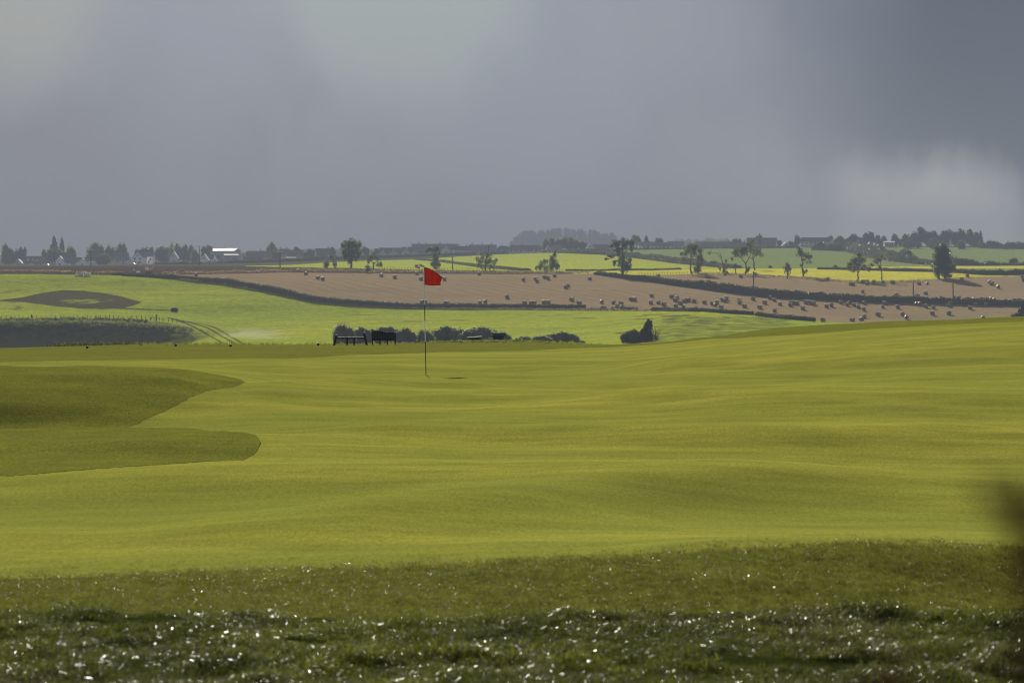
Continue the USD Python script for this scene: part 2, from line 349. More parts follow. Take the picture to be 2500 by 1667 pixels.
# ------------------------------------------------------------------ terrain: heights from one table
UN = np.array([-600, 0, 200, 400, 550, 800, 1250, 1500, 1700, 1900, 2100, 2300, 2500, 3100], float)
TAB = {
    16: [1497, 1500, 1500, 1500, 1502, 1505, 1512, 1502, 1495, 1490, 1487, 1487, 1490, 1490],
    18.5: [1420, 1418, 1410, 1403, 1398, 1388, 1370, 1356, 1345, 1336, 1330, 1332, 1338, 1345],
    22: [1312, 1310, 1309, 1308, 1307, 1306, 1304, 1302, 1302, 1302, 1303, 1305, 1308, 1312],
    25.5: [1252, 1250, 1247, 1245, 1243, 1240, 1238, 1246, 1256, 1262, 1262, 1262, 1264, 1268],
    29: [1180, 1170, 1158, 1150, 1146, 1143, 1140, 1139, 1141, 1150, 1163, 1177, 1190, 1200],
    33: [1120, 1116, 1112, 1110, 1108, 1110, 1112, 1114, 1118, 1124, 1130, 1136, 1138, 1138],
    37: [1048, 1048, 1048, 1049, 1050, 1053, 1052, 1050, 1050, 1050, 1052, 1054, 1056, 1060],
    40: [1057, 1057, 1055, 1042, 1026, 1020, 1018, 1017, 1016, 1014, 1012, 1012, 1012, 1014],
    42: [1001, 1001, 1001, 1004, 1001, 1000, 1002, 1002, 1000, 998, 996, 995, 994, 994],
    44: [950, 948, 947, 960, 974, 986, 987, 986, 984, 980, 976, 972, 968, 965],
    46: [912, 909, 908, 923, 952, 973, 974, 972, 969, 965, 960, 955, 950, 946],
    48: [900, 898, 897, 905, 933, 960, 962, 960, 955, 951, 947, 942, 937, 932],
    52: [898, 896, 896, 902, 915, 932, 932, 933, 930, 925, 919, 913, 907, 902],
    59: [905, 902, 899, 900, 908, 917, 920, 918, 908, 896, 885, 875, 868, 862],
    80: [885, 882, 880, 878, 877, 880, 880, 876, 862, 845, 828, 812, 802, 795],
    100: [872, 868, 864, 862, 862, 863, 862, 856, 840, 818, 800, 788, 780, 775],
    120: [862, 860, 857, 855, 854, 852, 850, 846, 831, 808, 792, 783, 778, 775],
    150: [853, 852, 848, 844, 842, 840, 838, 840, 828, 808, 796, 791, 788, 785],
    175: [880, 880, 876, 872, 870, 868, 868, 866, 850, 832, 822, 816, 812, 810],
    230: [905, 900, 895, 890, 880, 858, 850, 848, 846, 840, 835, 830, 825, 820],
    400: [930, 925, 915, 905, 895, 870, 866, 864, 850, 845, 840, 835, 830, 825],
    600: [910, 900, 895, 890, 870, 850, 852, 850, 825, 820, 815, 810, 805, 800],
    700: [895, 890, 885, 880, 850, 836, 838, 830, 806, 805, 800, 800, 795, 790],
    780: [885, 880, 878, 870, 830, 815, 815, 800, 785, 790, 795, 795, 790, 785],
    838: [866, 866, 866, 852, 818, 800, 795, 780, 768, 782, 792, 795, 790, 785],
    845: [823, 823, 822, 824, 814, 798, 792, 778, 767, 780, 791, 792, 788, 783],
    851: [798, 798, 797, 806, 811, 797, 790, 776, 766, 779, 790, 791, 786, 782],
    859: [786, 786, 786, 792, 805, 794, 786, 774, 765, 778, 789, 789, 785, 781],
    875: [779, 778, 778, 783, 797, 788, 780, 770, 762, 775, 786, 788, 784, 780],
    930: [760, 760, 760, 762, 768, 765, 757, 757, 757, 765, 778, 785, 782, 778],
    960: [742, 742, 740, 740, 742, 745, 745, 745, 747, 750, 762, 768, 768, 765],
    1000: [715, 716, 716, 716, 716, 718, 720, 722, 724, 730, 738, 742, 744, 740],
    1060: [672, 672, 674, 676, 679, 684, 690, 694, 698, 706, 712, 716, 718, 715],
    1100: [662, 663, 664, 666, 668, 670, 673, 678, 684, 690, 697, 700, 700, 698],
    1140: [659, 660, 661, 662, 662, 664, 666, 668, 673, 679, 687, 686, 680, 675],
    1200: [656, 657, 657, 657, 657, 659, 661, 663, 666, 668, 670, 668, 664, 660],
    1350: [652, 653, 652, 651, 651, 653, 654, 656, 658, 656, 655, 655, 655, 655],
    1600: [650, 650, 649, 648, 647, 646, 645, 643, 642, 641, 641, 646, 648, 648],
    2000: [649, 648.5, 647.5, 646, 644, 637, 625, 618, 616, 616, 618, 622, 622, 622],
    2250: [648.5, 648, 647, 645, 642, 632, 618, 610, 606.5, 604, 603, 604, 606, 606],
    2400: [647, 646, 645, 643, 640, 630, 616, 608, 604.5, 602, 601, 601, 602, 602],
    3000: [640, 640, 640, 638, 634, 622, 616, 610, 607, 604, 603, 602, 601, 601],
    3800: [634, 634, 632, 630, 625, 611, 612, 609, 606, 604, 603, 602, 600, 600],
    6200: [634, 633, 630, 627, 622, 610, 611, 608, 605, 604, 603, 602, 599, 599],
}
YN = np.array([0.0, 6.0, 13.0] + list(TAB), float)
_Z = [np.zeros(len(UN))] * 3 + [ZC - (np.array(r, float) - HOR) / F * y for y, r in TAB.items()]
ZN = np.array(_Z)
UF = np.concatenate([np.arange(-600, 3101, 20.0)])
ZF = PchipInterpolator(UN, ZN, axis=1)(UF)              # table nodes at every 20th column
ZY = PchipInterpolator(YN, ZF, axis=0)


def ground(x, y):
    """Height of the ground at world (x, y) arrays."""
    x, y = np.asarray(x, float), np.asarray(y, float)
    r = np.hypot(x, y); phi = np.arctan2(x, y)
    ye = r * np.maximum(np.cos(phi), math.cos(math.radians(25)))
    t = np.tan(np.clip(phi, -1.2, 1.2))
    u = np.clip(1250 + F * t, -600, 3100)
    z = height(u, np.clip(ye, 0, 6200))
    # small natural unevenness, growing with distance
    amp = np.interp(r, [0, 12, 20, 60, 170, 400, 1000, 3000], [0.02, 0.03, 0.07, 0.20, 0.28, 0.35, 0.45, 0.8])
    lam = np.interp(r, [0, 12, 20, 60, 170, 400, 1000, 3000], [1.2, 1.5, 2.2, 5, 12, 30, 45, 150])
    for k, (lo, hi, L) in enumerate(((0, 25, 1.3), (10, 90, 3.5), (50, 300, 11.0), (200, 1500, 32.0), (900, 6500, 120.0))):
        w = np.clip((r - lo) / (0.3 * (hi - lo)), 0, 1) * np.clip((hi - r) / (0.3 * (hi - lo)), 0, 1)
        if np.any(w > 0):
            z = z + w * amp * 1.6 * (meshkit.fbm(np.stack([x / L, y / L, 0 * x + k], -1), 3, seed=k) - 0.5)
    # humps of the green: crest line (u, distance), height, width before and behind it
    for line, h, wf, wb in RIDGES:
        ok = (r > 15) & (r < 75)
        if not np.any(ok): continue
        yl = np.interp(u, line[:, 0], line[:, 1]); hl = np.interp(u, line[:, 0], line[:, 2]) * h
        d = ye - yl
        z = z + 2.0 * ok * hl * np.exp(-(d / np.where(d < 0, wf, wb)) ** 2)
    return z


RIDGES = [(np.array(l, float), h, a, b) for l, h, a, b in (
    ([(300, 22.2, 0), (900, 23.8, 1), (1300, 25.4, 1.0), (1750, 27.6, 0.5), (2200, 28.6, 0)], 0.09, 2.0, 1.7),
    ([(900, 29.6, 0), (1600, 28.9, 0.5), (2100, 28.6, 1), (2700, 28.2, 1)], 0.05, 2.4, 1.5),
    ([(560, 44, 0), (700, 48.0, 1), (900, 50.5, 1.0), (1200, 53, 0.8), (1600, 56, 0)], 0.07, 4.0, 2.6),
    ([(500, 38.5, 0.3), (1000, 37.2, 1), (1800, 36.0, 1), (2500, 35.5, 0.8)], 0.06, 1.5, 1.6),
    ([(1100, 43, 0), (1700, 44, 1), (2300, 43, 1), (2700, 42, 1)], 0.08, 3.0, 2.4),
    ([(1150, 68, 0), (1600, 63, 1), (2100, 60, 1), (2700, 58, 0.8)], 0.12, 4.0, 3.0),
    ([(200, 33.5, 1), (700, 33.0, 0.6), (1100, 32.5, 0)], 0.05, 1.2, 1.2))]

_YS = np.unique(np.concatenate([np.linspace(0, 60, 601), np.geomspace(60, 6200, 1500), np.linspace(830, 1200, 741)]))
_ZT = ZY(_YS)


def height(u, y):
    """Bilinear look-up in the dense table."""
    iu = np.clip((u + 600) / 20.0, 0, len(UF) - 1.001); a = iu.astype(int); fu = iu - a
    b = np.clip(np.searchsorted(_YS, y, 'right') - 1, 0, len(_YS) - 2); fy = (y - _YS[b]) / (_YS[b + 1] - _YS[b])
    return ((_ZT[b, a] * (1 - fu) + _ZT[b, a + 1] * fu) * (1 - fy) + (_ZT[b + 1, a] * (1 - fu) + _ZT[b + 1, a + 1] * fu) * fy)


def row_of(u, y):
    return HOR + F * (ZC - height(np.asarray(u, float), np.asarray(y, float))) / y


def dist_of(u, v, lo, hi):
    """Distance at which the ground along column u shows at row v, between lo and hi."""
    u, v = np.broadcast_arrays(np.asarray(u, float), np.asarray(v, float))
    ys = np.linspace(lo, hi, 500)
    g = np.abs(row_of(u[..., None], ys) - v[..., None])
    return ys[np.argmin(g, -1)]


def spot(u, y):
    """World point on the ground in column u at distance y."""
    x = (u - 1250) / F * y
    return np.array([x, y, float(ground(np.array([x]), np.array([y]))[0])])


def at(u, v, lo, hi):
    return spot(u, float(dist_of(u, v, lo, hi)))


# columns of the ground sheets
tphi = lambda u: np.arctan((u - 1250) / F)
inner = tphi(np.arange(-120, 2621, 4.0))
outer = np.radians(np.linspace(11, 36, 30))
PHI = np.concatenate([-outer[::-1], inner, outer])
UCOL = 1250 + F * np.tan(PHI)


def sheet_from(phi, r, lift=0.0):
    """Vertices of a grid: r is rows x columns."""
    x, y = r * np.sin(phi), r * np.cos(phi)
    z = ground(x, y) + lift
    return np.stack([x, y, z], -1)


def grid_faces(n, m):
    i = np.arange(n - 1)[:, None] * m + np.arange(m - 1)[None]
    return np.stack([i, i + 1, i + m + 1, i + m], -1).reshape(-1, 4)


def normals_of(v):
    du = np.gradient(v, axis=1); dv = np.gradient(v, axis=0)
    n = np.cross(du, dv); n /= np.linalg.norm(n, axis=-1, keepdims=True) + 1e-12
    return np.where(n[..., 2:] < 0, -n, n)


def tri(q):
    return np.vstack([q[:, [0, 1, 2]], q[:, [0, 2, 3]]])


def band(name, mat_, r0, r1, rows, phi=PHI, lift=0.0, power=1.0):
    t = np.linspace(0, 1, rows)[:, None] ** power
    r = np.asarray(r0)[None] * (1 - t) + np.asarray(r1)[None] * t
    v = sheet_from(phi, r, lift)
    m = obj(name, (v.reshape(-1, 3), tri(grid_faces(rows, len(phi)))), mat_, normals=normals_of(v).reshape(-1, 3))
    return tag(m, kind='structure')


C = np.cos(PHI)
uc = np.clip(UCOL, -600, 3100)
Y_rough = dist_of(uc, interp(uc, [(-600, 1495), (0, 1494), (300, 1498), (600, 1500), (900, 1508), (1250, 1514), (1600, 1497), (2000, 1487), (2500, 1490), (3100, 1492)]), 14, 18)
Y_collar = dist_of(uc, interp(uc, [(-600, 1421), (0, 1418), (200, 1411), (640, 1396), (1000, 1384), (1250, 1371), (1700, 1346), (2100, 1331), (2500, 1339), (3100, 1346)]), 16.5, 21)
Y_fringe = dist_of(uc, interp(uc, [(-600, 897), (0, 886), (250, 877), (640, 873), (1000, 864), (1250, 856), (1500, 850), (1600, 844), (1750, 828), (1900, 817), (2100, 803), (2300, 792), (2500, 786), (3100, 780)]), 66, 118)
k = np.exp(-np.linspace(-2, 2, 25) ** 2); k /= k.sum()
sm = lambda a: np.convolve(np.pad(a, 12, mode='edge'), k, 'valid')
Y_rough, Y_collar, Y_fringe = sm(Y_rough), sm(Y_collar), sm(Y_fringe)
Y_rough = Y_rough + 0.10 * (meshkit.fbm(np.stack([UCOL / 60, 0 * UCOL, 0 * UCOL], -1), 3) - 0.5)
Y_CREST = np.full(len(PHI), 172.0)
band('rough_grass_ground', 'rough_turf', np.full(len(PHI), 0.05), Y_rough / C, 60)
band('green_collar', 'collar_turf', Y_rough / C, Y_collar / C, 16)
band('putting_green', 'green_turf', Y_collar / C, Y_fringe / C, 260, power=1.35)
band('green_fringe', 'collar_turf', Y_fringe / C, Y_CREST / C, 80)
# two bays of longer grass cutting into the green from the left
for nm, top, bot in (('rough_bay', [(-900, 49.6), (0, 49.6), (300, 50.4), (450, 50.8), (530, 50.8), (572, 50.5), (588, 49.9), (595, 49.2), (598, 48.2)],
                      [(-900, 38.8), (0, 38.8), (250, 39.4), (320, 40.4), (440, 42.8), (515, 45.0), (560, 46.0), (583, 46.6), (594, 47.3), (598, 48.2)]),
                     ('rough_bay', [(-900, 38.1), (0, 38.1), (440, 38.1), (500, 37.4), (560, 36.7), (605, 35.9), (628, 34.9), (637, 33.6)],
                      [(-900, 28.7), (0, 29.0), (200, 29.3), (400, 29.8), (500, 30.3), (560, 30.9), (610, 31.8), (630, 32.5), (637, 33.6)])):
    uu = np.concatenate([np.linspace(-900, 400, 160), np.linspace(408, top[-1][0], 60)])
    ph = tphi(uu)
    T_, B_ = PchipInterpolator(*np.array(top).T)(uu), PchipInterpolator(*np.array(bot).T)(uu)
    fade = np.clip((uu[-1] - uu) / 40, 0, 1)                 # uneven mown edge
    jit = lambda k: 0.9 * fade * (meshkit.fbm(np.stack([uu / 14, 0 * uu + k, 0 * uu], -1), 4, seed=int(k)) - 0.5)
    T_, B_ = T_ + jit(3), B_ + 0.5 * jit(7)
    rows = 40
    t = np.linspace(0, 1, rows)[:, None]
    r = (B_ * (1 - t) + T_ * t) / np.cos(ph)
    lift = 0.003 + 0.014 * np.minimum(1, 5 * np.minimum(t, 1 - t)) * np.ones_like(r)
    v = sheet_from(ph, r, lift)
    tag(obj(nm, (v.reshape(-1, 3), tri(grid_faces(rows, len(ph)))), 'collar_turf', normals=normals_of(v).reshape(-1, 3)), kind='structure')

# the country beyond: one grid, cut into fields
RY = np.unique(np.concatenate([np.linspace(172, 560, 40), np.linspace(560, 830, 90), np.linspace(830, 880, 70), np.linspace(880, 1210, 170), np.linspace(1210, 2400, 130), np.geomspace(2400, 6200, 30)]))
V = sheet_from(PHI, RY[:, None] / C[None])
N = normals_of(V)
n_, m_ = len(RY), len(PHI)
Q = grid_faces(n_, m_)
YQ = 0.5 * (RY[:-1] + RY[1:])[:, None] * np.ones(m_ - 1); UQ = (0.5 * (UCOL[:-1] + UCOL[1:]))[None] * np.ones((n_ - 1, 1))
uq = np.clip(0.5 * (UCOL[:-1] + UCOL[1:]), -600, 3100)
B1R = [(-600, 668), (0, 668.5), (300, 673), (430, 681), (560, 694), (700, 722), (760, 736), (850, 746), (1000, 752), (1420, 754), (1560, 758), (1700, 760), (1840, 769), (1990, 789), (2500, 800), (3100, 800)]
B2R = [(-600, 668), (0, 668.5), (300, 673), (480, 671), (700, 665), (1000, 667.5), (1300, 668), (1455, 669), (1560, 681), (1750, 709), (1900, 727), (2150, 737), (2500, 746), (3100, 750)]
B3R = [(1455, 669), (1600, 672), (1700, 669), (1780, 668), (1950, 678), (2100, 690), (2160, 690), (2250, 684), (2300, 680), (2380, 676), (2500, 674), (3100, 672)]
B4P = [(-600, 650.5), (0, 650), (300, 649), (480, 650), (600, 650), (700, 652), (860, 655), (1000, 658), (1200, 662), (1440, 666)]
B4Y = [(1380, 661), (1500, 660), (1600, 659.5), (1700, 657.5), (1800, 656), (2000, 655), (2120, 656), (2330, 660), (2500, 660), (3100, 660)]
B5L = [(600, 649), (700, 647.5), (780, 642), (860, 638), (930, 635.5), (1000, 634), (1100, 628), (1200, 622.5), (1300, 618), (1380, 617.5), (1480, 619.5), (1560, 628), (1640, 642), (1700, 648), (1760, 655)]
dcurve = lambda pts, lo, hi: sm(dist_of(uq, interp(uq, pts), lo, hi))
b1 = dcurve(B1R, 860, 1130); b2 = np.maximum(b1, dcurve(B2R, 900, 1200)); b3 = np.where(uq > 1455, np.maximum(b2, dcurve(B3R, 960, 1250)), b2)
b4 = np.where(uq > 1400, dcurve(B4Y, 1100, 1500), dcurve(B4P, 1100, 2150)); b4 = np.maximum(b4, b3 + 3)
b5 = np.where((uq > 600) & (uq < 1760), np.maximum(b4, dcurve(B5L, 1250, 2230)), b4)
reg = np.full(YQ.shape, 6)
reg[(YQ < 2240) & (UQ > 1480)] = 5
reg[YQ < b5] = 4
ub = np.broadcast_to(uq, YQ.shape)
reg[(YQ < b4) & (ub <= 1400)] = 3; reg[(YQ < b4) & (ub > 1400)] = 7
# a second strip of the yellow crop on the right, further off
s0, s1 = dcurve([(1900, 652), (2080, 655), (2300, 655.5), (2500, 655)], 1250, 1500), dcurve([(1900, 652), (2080, 652), (2300, 649.5), (2500, 648.5)], 1300, 1900)
reg[(YQ > s0) & (YQ < s1) & (ub > 2060)] = 7
reg[YQ < b3] = 2; reg[YQ < b2] = 1; reg[YQ < b1] = 0
fields = ['meadow', 'stubble_field', 'stubble_field', 'ploughed_field', 'crop_field', 'pasture', 'far_country', 'yellow_field']
fmats = ['meadow_turf', 'stubble', 'stubble', 'ploughed', 'lime_crop', 'pale_pasture', 'far_pasture', 'yellow_crop']
# masks on the grid vertices
UG = np.broadcast_to(UCOL, (n_, m_)); RG = HOR + F * (ZC - V[..., 2]) / V[..., 1]; YG = V[..., 1]
sstep = lambda a, b, x: (lambda t: t * t * (3 - 2 * t))(np.clip((x - a) / (b - a), 0, 1))
mask = np.zeros((n_, m_, 3))
top = interp(UG, [(-200, 737), (0, 730), (60, 722), (100, 713), (153, 706), (200, 707), (260, 714), (300, 722), (354, 737)])
bot = interp(UG, [(-200, 740), (0, 738), (60, 741), (120, 749), (200, 756), (250, 758), (300, 754), (325, 749), (354, 738)])
inside = sstep(0, 5, RG - top) * sstep(0, 5, bot - RG) * (UG < 356) * (YG > 880)
core = np.exp(-((UG - 190) / 95) ** 2 - ((RG - 735) / 12) ** 2)
patchy = 0.72 + 0.62 * meshkit.fbm(np.stack([UG / 45, RG / 3.5, 0 * UG], -1), 3, seed=5)
mask[..., 0] = np.maximum(mask[..., 0], inside * np.clip(patchy, 0, 1.1) * (1.0 - 0.5 * core))
line = sstep(3.5, 1.0, np.abs(RG - interp(UG, [(250, 750), (340, 755), (430, 758)]))) * (UG > 250) * (UG < 432) * (YG > 880)
mask[..., 0] = np.maximum(mask[..., 0], 0.7 * line)
line = sstep(4, 1.0, np.abs(RG - interp(UG, [(-50, 722), (0, 716), (50, 708), (110, 704)]))) * (UG < 112) * (YG > 880)
mask[..., 0] = np.maximum(mask[..., 0], 0.55 * line)
for off in (0, 20, 34):                                   # wheel tracks curling down the bank
    ut = interp(RG, [(774, 405), (780, 425), (790, 455), (805, 488), (820, 512), (838, 545)]) + off * sstep(774, 800, RG) * 1.4
    mask[..., 0] = np.maximum(mask[..., 0], 0.72 * sstep(8, 3, np.abs(UG - ut)) * (RG > 775) * (RG < 842) * (YG > 560) * (YG < 940))
mound = sstep(1470, 1640, UG + 1.0 * (RG - 800)) * sstep(2030, 1900, UG) * sstep(764, 776, RG) * (YG < 930)
mask[..., 1] = 0.53 * mound
for ul, vl, du_, dv_ in ((1600, 768, 46, 2.2), (1650, 771, 50, 3), (1560, 772, 30, 1.5), (1640, 780, 30, 2.5), (1570, 779, 40, 2), (1690, 775, 24, 2), (1545, 812, 60, 5), (1300, 771, 60, 1.2), (1420, 776, 40, 1.3), (1380, 770, 30, 1), (880, 768, 50, 1.2), (1010, 785, 45, 1.2), (1130, 782, 40, 1.2)):
    mask[..., 1] = np.maximum(mask[..., 1], 0.72 * np.exp(-((UG - ul) / du_) ** 4 - ((RG - vl - 0.06 * (UG - ul) * np.sign(1500 - ul) * 0.4) / dv_) ** 2) * (YG < 965))
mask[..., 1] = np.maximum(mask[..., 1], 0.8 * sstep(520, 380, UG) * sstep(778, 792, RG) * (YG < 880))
mask[..., 1] = np.maximum(mask[..., 1], 0.5 * sstep(60, 140, 140 - np.abs(UG - 40)) * sstep(741, 746, RG) * sstep(762, 757, RG) * (YG > 880))
mask[..., 2] = 0.64 * np.exp(-((UG - 620) / 150) ** 2 - ((RG - 815) / 24) ** 2) * (YG < 930)
mask[..., 2] = np.maximum(mask[..., 2], 0.35 * np.exp(-((UG - 480) / 110) ** 2 - ((RG - 742) / 8) ** 2) * (YG < 1050))
stub_g = 0.55 * sstep(1800, 2300, UG) * sstep(735, 770, RG) + 0.4 * sstep(1700, 1850, UG) * np.exp(-((RG - interp(UG, [(1600, 690), (1900, 714), (2200, 726)])) / 8) ** 2)
isst = (YG >= 0)
for i, (nm, mm) in enumerate(zip(fields, fmats)):
    q = Q[reg.ravel() == i]
    if not len(q): continue
    use, inv = np.unique(q, return_inverse=True)
    mk = mask.reshape(-1, 3)[use].copy()
    if i in (1, 2):
        mk = np.zeros((len(use), 3)); mk[:, 1] = stub_g.ravel()[use]
    tag(obj(nm, (V.reshape(-1, 3)[use], tri(inv.reshape(q.shape))), mm, normals=N.reshape(-1, 3)[use], color=mk if i in (0, 1, 2) else None), kind='structure')
# the rest of the land, out of the frame, all round
PB = np.radians(np.linspace(36, 324, 73)); RB = np.unique(np.concatenate([[0.05], np.geomspace(2, 6200, 60)]))
vb = sheet_from(PB, RB[:, None] * np.ones(len(PB)))
tag(obj('land_around', (vb.reshape(-1, 3), tri(grid_faces(len(RB), len(PB)))), 'far_pasture', normals=normals_of(vb).reshape(-1, 3)), kind='structure')

# ------------------------------------------------------------------ haze
HAZE = 0.00028
mat('haze_air', {'v': ('principled_volume', {'color': (0.160, 0.186, 0.238), 'density': HAZE, 'anisotropy': 0.0})}, [], surface=None, volume='v.volume')
hz = trimesh.creation.box((13200, 13200, 190)); hz.apply_translation((0, 0, 190 / 2 - 50))
tag(obj('haze', hz, 'haze_air'), kind='stuff')

# ------------------------------------------------------------------ foliage tools
def quads(c, size, elong=1.0, up=0.0, gen=rng):
    """One small bent leaf spray (two triangles) at each point of c."""
    n = len(c)
    a = gen.normal(size=(n, 3)); a[:, 2] += up; a /= np.linalg.norm(a, axis=1, keepdims=True)
    b = gen.normal(size=(n, 3)); b -= (b * a).sum(1, keepdims=True) * a; b /= np.linalg.norm(b, axis=1, keepdims=True)
    s = (size * gen.uniform(0.6, 1.4, n))[:, None]
    v = np.stack([c - a * s * elong, c + b * s * 0.55, c + a * s * elong + np.cross(a, b) * s * 0.3, c - b * s * 0.55], 1).reshape(-1, 3)
    i = np.arange(n)[:, None] * 4
    f = np.concatenate([i + [0, 1, 3], i + [1, 2, 3]], 0)
    return v, f


def clumped(center, rad, n, clumps=10, spread=0.5, shell=0.45, gen=rng):
    """n points gathered in clumps inside an ellipsoid, gaps between them."""
    d = gen.normal(size=(clumps, 3)); d /= np.linalg.norm(d, axis=1, keepdims=True)
    cc = d * (shell + (1 - shell) * gen.uniform(0, 1, (clumps, 1))) * 0.78
    k = gen.integers(0, clumps, n)
    p = cc[k] + gen.normal(size=(n, 3)) * spread * gen.uniform(0.6, 1.2, clumps)[k][:, None] * 0.7
    r = np.linalg.norm(p, axis=1); p[r > 1.12] *= (1.05 / r[r > 1.12])[:, None]
    return np.asarray(center) + p * np.asarray(rad)


def tree_px(name, label, cat, u, v, Y, limbs, blobs, leafm='tree_leaf', barkm='bark', size=0.42, dens=1.0, group=None, gen=rng, depth=0.8):
    """A tree standing at column u, its foot at row v: limbs and clumps given as (du, up) in frame pixels at its own distance."""
    base = spot(u, Y); px = Y / F
    lift = (HOR - v) / F * Y + ZC
    base[2] = min(base[2], lift) if abs(base[2] - lift) < 2.5 else base[2]
    t = thing(name, label, cat, base, 0, group)
    mb = MB()
    for pts, r0, r1 in limbs:
        q = np.array([(p[0], gen.uniform(-1, 1) * 2.0 * (i > 0), p[1]) for i, p in enumerate(pts)], float) * px
        if pts[0][1] <= 0: q[0, 2] = -0.5
        # a little more shape between the given joints
        s = np.linspace(0, len(q) - 1, 3 * (len(q) - 1) + 1); q2 = np.stack([np.interp(s, range(len(q)), q[:, j]) for j in range(3)], 1)
        q2[1:-1] += gen.normal(size=(len(q2) - 2, 3)) * 0.12
        mb.tube(q2, np.linspace(r0, r1, len(q2)) * px * 0.5, 5)
    if mb: obj('trunk', mb.get(), barkm, t, smooth=True)
    cs = []
    for bx, bz, rx, rz in blobs:
        rx, rz = rx * 1.22, rz * 1.22; n = int(dens * 1.7 * (rx * rz) + 20)
        cs.append(clumped((bx * px, gen.uniform(-0.3, 0.3) * rx * px, bz * px), (rx * px, rx * px * depth, rz * px), n, clumps=max(4, int(rx * rz / 14)), gen=gen))
    if cs:
        obj('crown', quads(np.vstack(cs), size, 1.0, 0.0, gen), leafm, t)
    return t


def round_tree(name, label, u0, u1, top, base, Y, leafm='tree_leaf', cat='tree', group=None, size=0.62, dens=1.0, low=0.1, seed=0, n=9):
    """A broad crown in frame columns u0-u1 with its top at row top."""
    g = np.random.default_rng(1000 + seed + int(u0 * 7 + top))
    u, w, h = (u0 + u1) / 2, (u1 - u0) / 2, base - top
    blobs = [(g.uniform(-0.15, 0.15) * w, h * g.uniform(0.45, 0.55), w * 0.66, h * 0.33)]
    for k in range(n):
        a = g.uniform(-0.2, math.pi + 0.2)
        rr = g.uniform(0.17, 0.42)
        blobs.append((math.cos(a) * w * (0.95 - rr), h * (0.5 + low * 0.2) + math.sin(a) * h * (0.5 - rr * 0.8), w * rr, h * rr * 0.85))
    for k in range(3):
        blobs.append((g.uniform(-0.6, 0.6) * w, h * (low + 0.2), w * 0.4, h * 0.2))
    return tree_px(name, label, cat, u, base, Y, [([(0, 0), (g.uniform(-1, 1), h * 0.35), (g.uniform(-2, 2), h * 0.7)], max(1.2, w * 0.12), 0.6),
                                               ([(0, h * 0.3), (w * 0.45, h * 0.65)], 1.0, 0.4), ([(0, h * 0.35), (-w * 0.45, h * 0.6)], 1.0, 0.4)],
                   blobs, leafm, 'bark', size, dens, group, g)


def conifer(name, label, u, w, top, base, Y, leafm='conifer_leaf', group=None, size=0.55, dens=1.0, seed=0):
    g = np.random.default_rng(2000 + seed + int(u * 3))
    h = base - top; blobs = []
    layers = max(5, int(h / 5))
    for k in range(layers):
        f = k / layers; r = w * (1 - f) ** 0.8 * 0.5 + 0.8
        for s in (-1, 1):
            blobs.append((s * r * g.uniform(0.35, 0.6), h * (0.1 + 0.9 * f) + g.uniform(-1, 1), r * g.uniform(0.45, 0.62), h / layers * 0.75))
        blobs.append((0, h * (0.1 + 0.9 * f), r * 0.5, h / layers))
    return tree_px(name, label, 'conifer', u, base, Y, [([(0, 0), (0, h * 0.5), (0, h)], 2.0, 0.4)], blobs, leafm, 'bark', size, dens, group, g)


def bush(name, label, u, v, Y, wpx, hpx, leafm='gorse_leaf', n=900, size=0.06, up=0.5, cat='bush', group=None, seed=0, lumps=7, lift=0.0):
    """A rounded bush of upright sprays with a dark inside; foot at row v."""
    g = np.random.default_rng(3000 + seed + int(u * 5))
    base = spot(u, Y); px = Y / F
    base[2] += lift
    z0 = (ZC + (HOR - v) / F * Y) - base[2]                     # where the foot shows above the ground there
    H = hpx * px + z0; W = wpx / 2 * px
    t = thing(name, label, cat, base, 0, group)
    cs, core = [], MB()
    for k in range(lumps):
        x = g.uniform(-0.72, 0.72); rr = g.uniform(0.3, 0.5); hh = math.sqrt(max(0.1, 1 - x * x * 0.75)) * g.uniform(0.82, 1.0)
        if k == 0: x, rr, hh = g.uniform(-0.2, 0.2), 0.5, 1.0
        c = np.array([x * W, g.uniform(-0.4, 0.4) * W, H * hh * 0.5]); r = np.array([rr * W, rr * W, H * hh * 0.5])
        d = g.normal(size=(n // lumps, 3)); d /= np.linalg.norm(d, axis=1, keepdims=True)
        cs.append(c + d * r * g.uniform(0.8, 1.06, (n // lumps, 1)) + g.normal(size=(n // lumps, 3)) * 0.03 * H)
        s = trimesh.creation.icosphere(2, 1.0); s.vertices *= 1 + 0.12 * g.normal(size=(len(s.vertices), 1)); s.vertices = s.vertices * r * 0.82 + c
        core.tm(s)
    p = np.vstack(cs); p = p[p[:, 2] > 0.0]
    obj('branches', core.get(), 'hedge_core', t)
    obj('foliage', quads(p, size, 1.5, up, g), leafm, t)
    return t


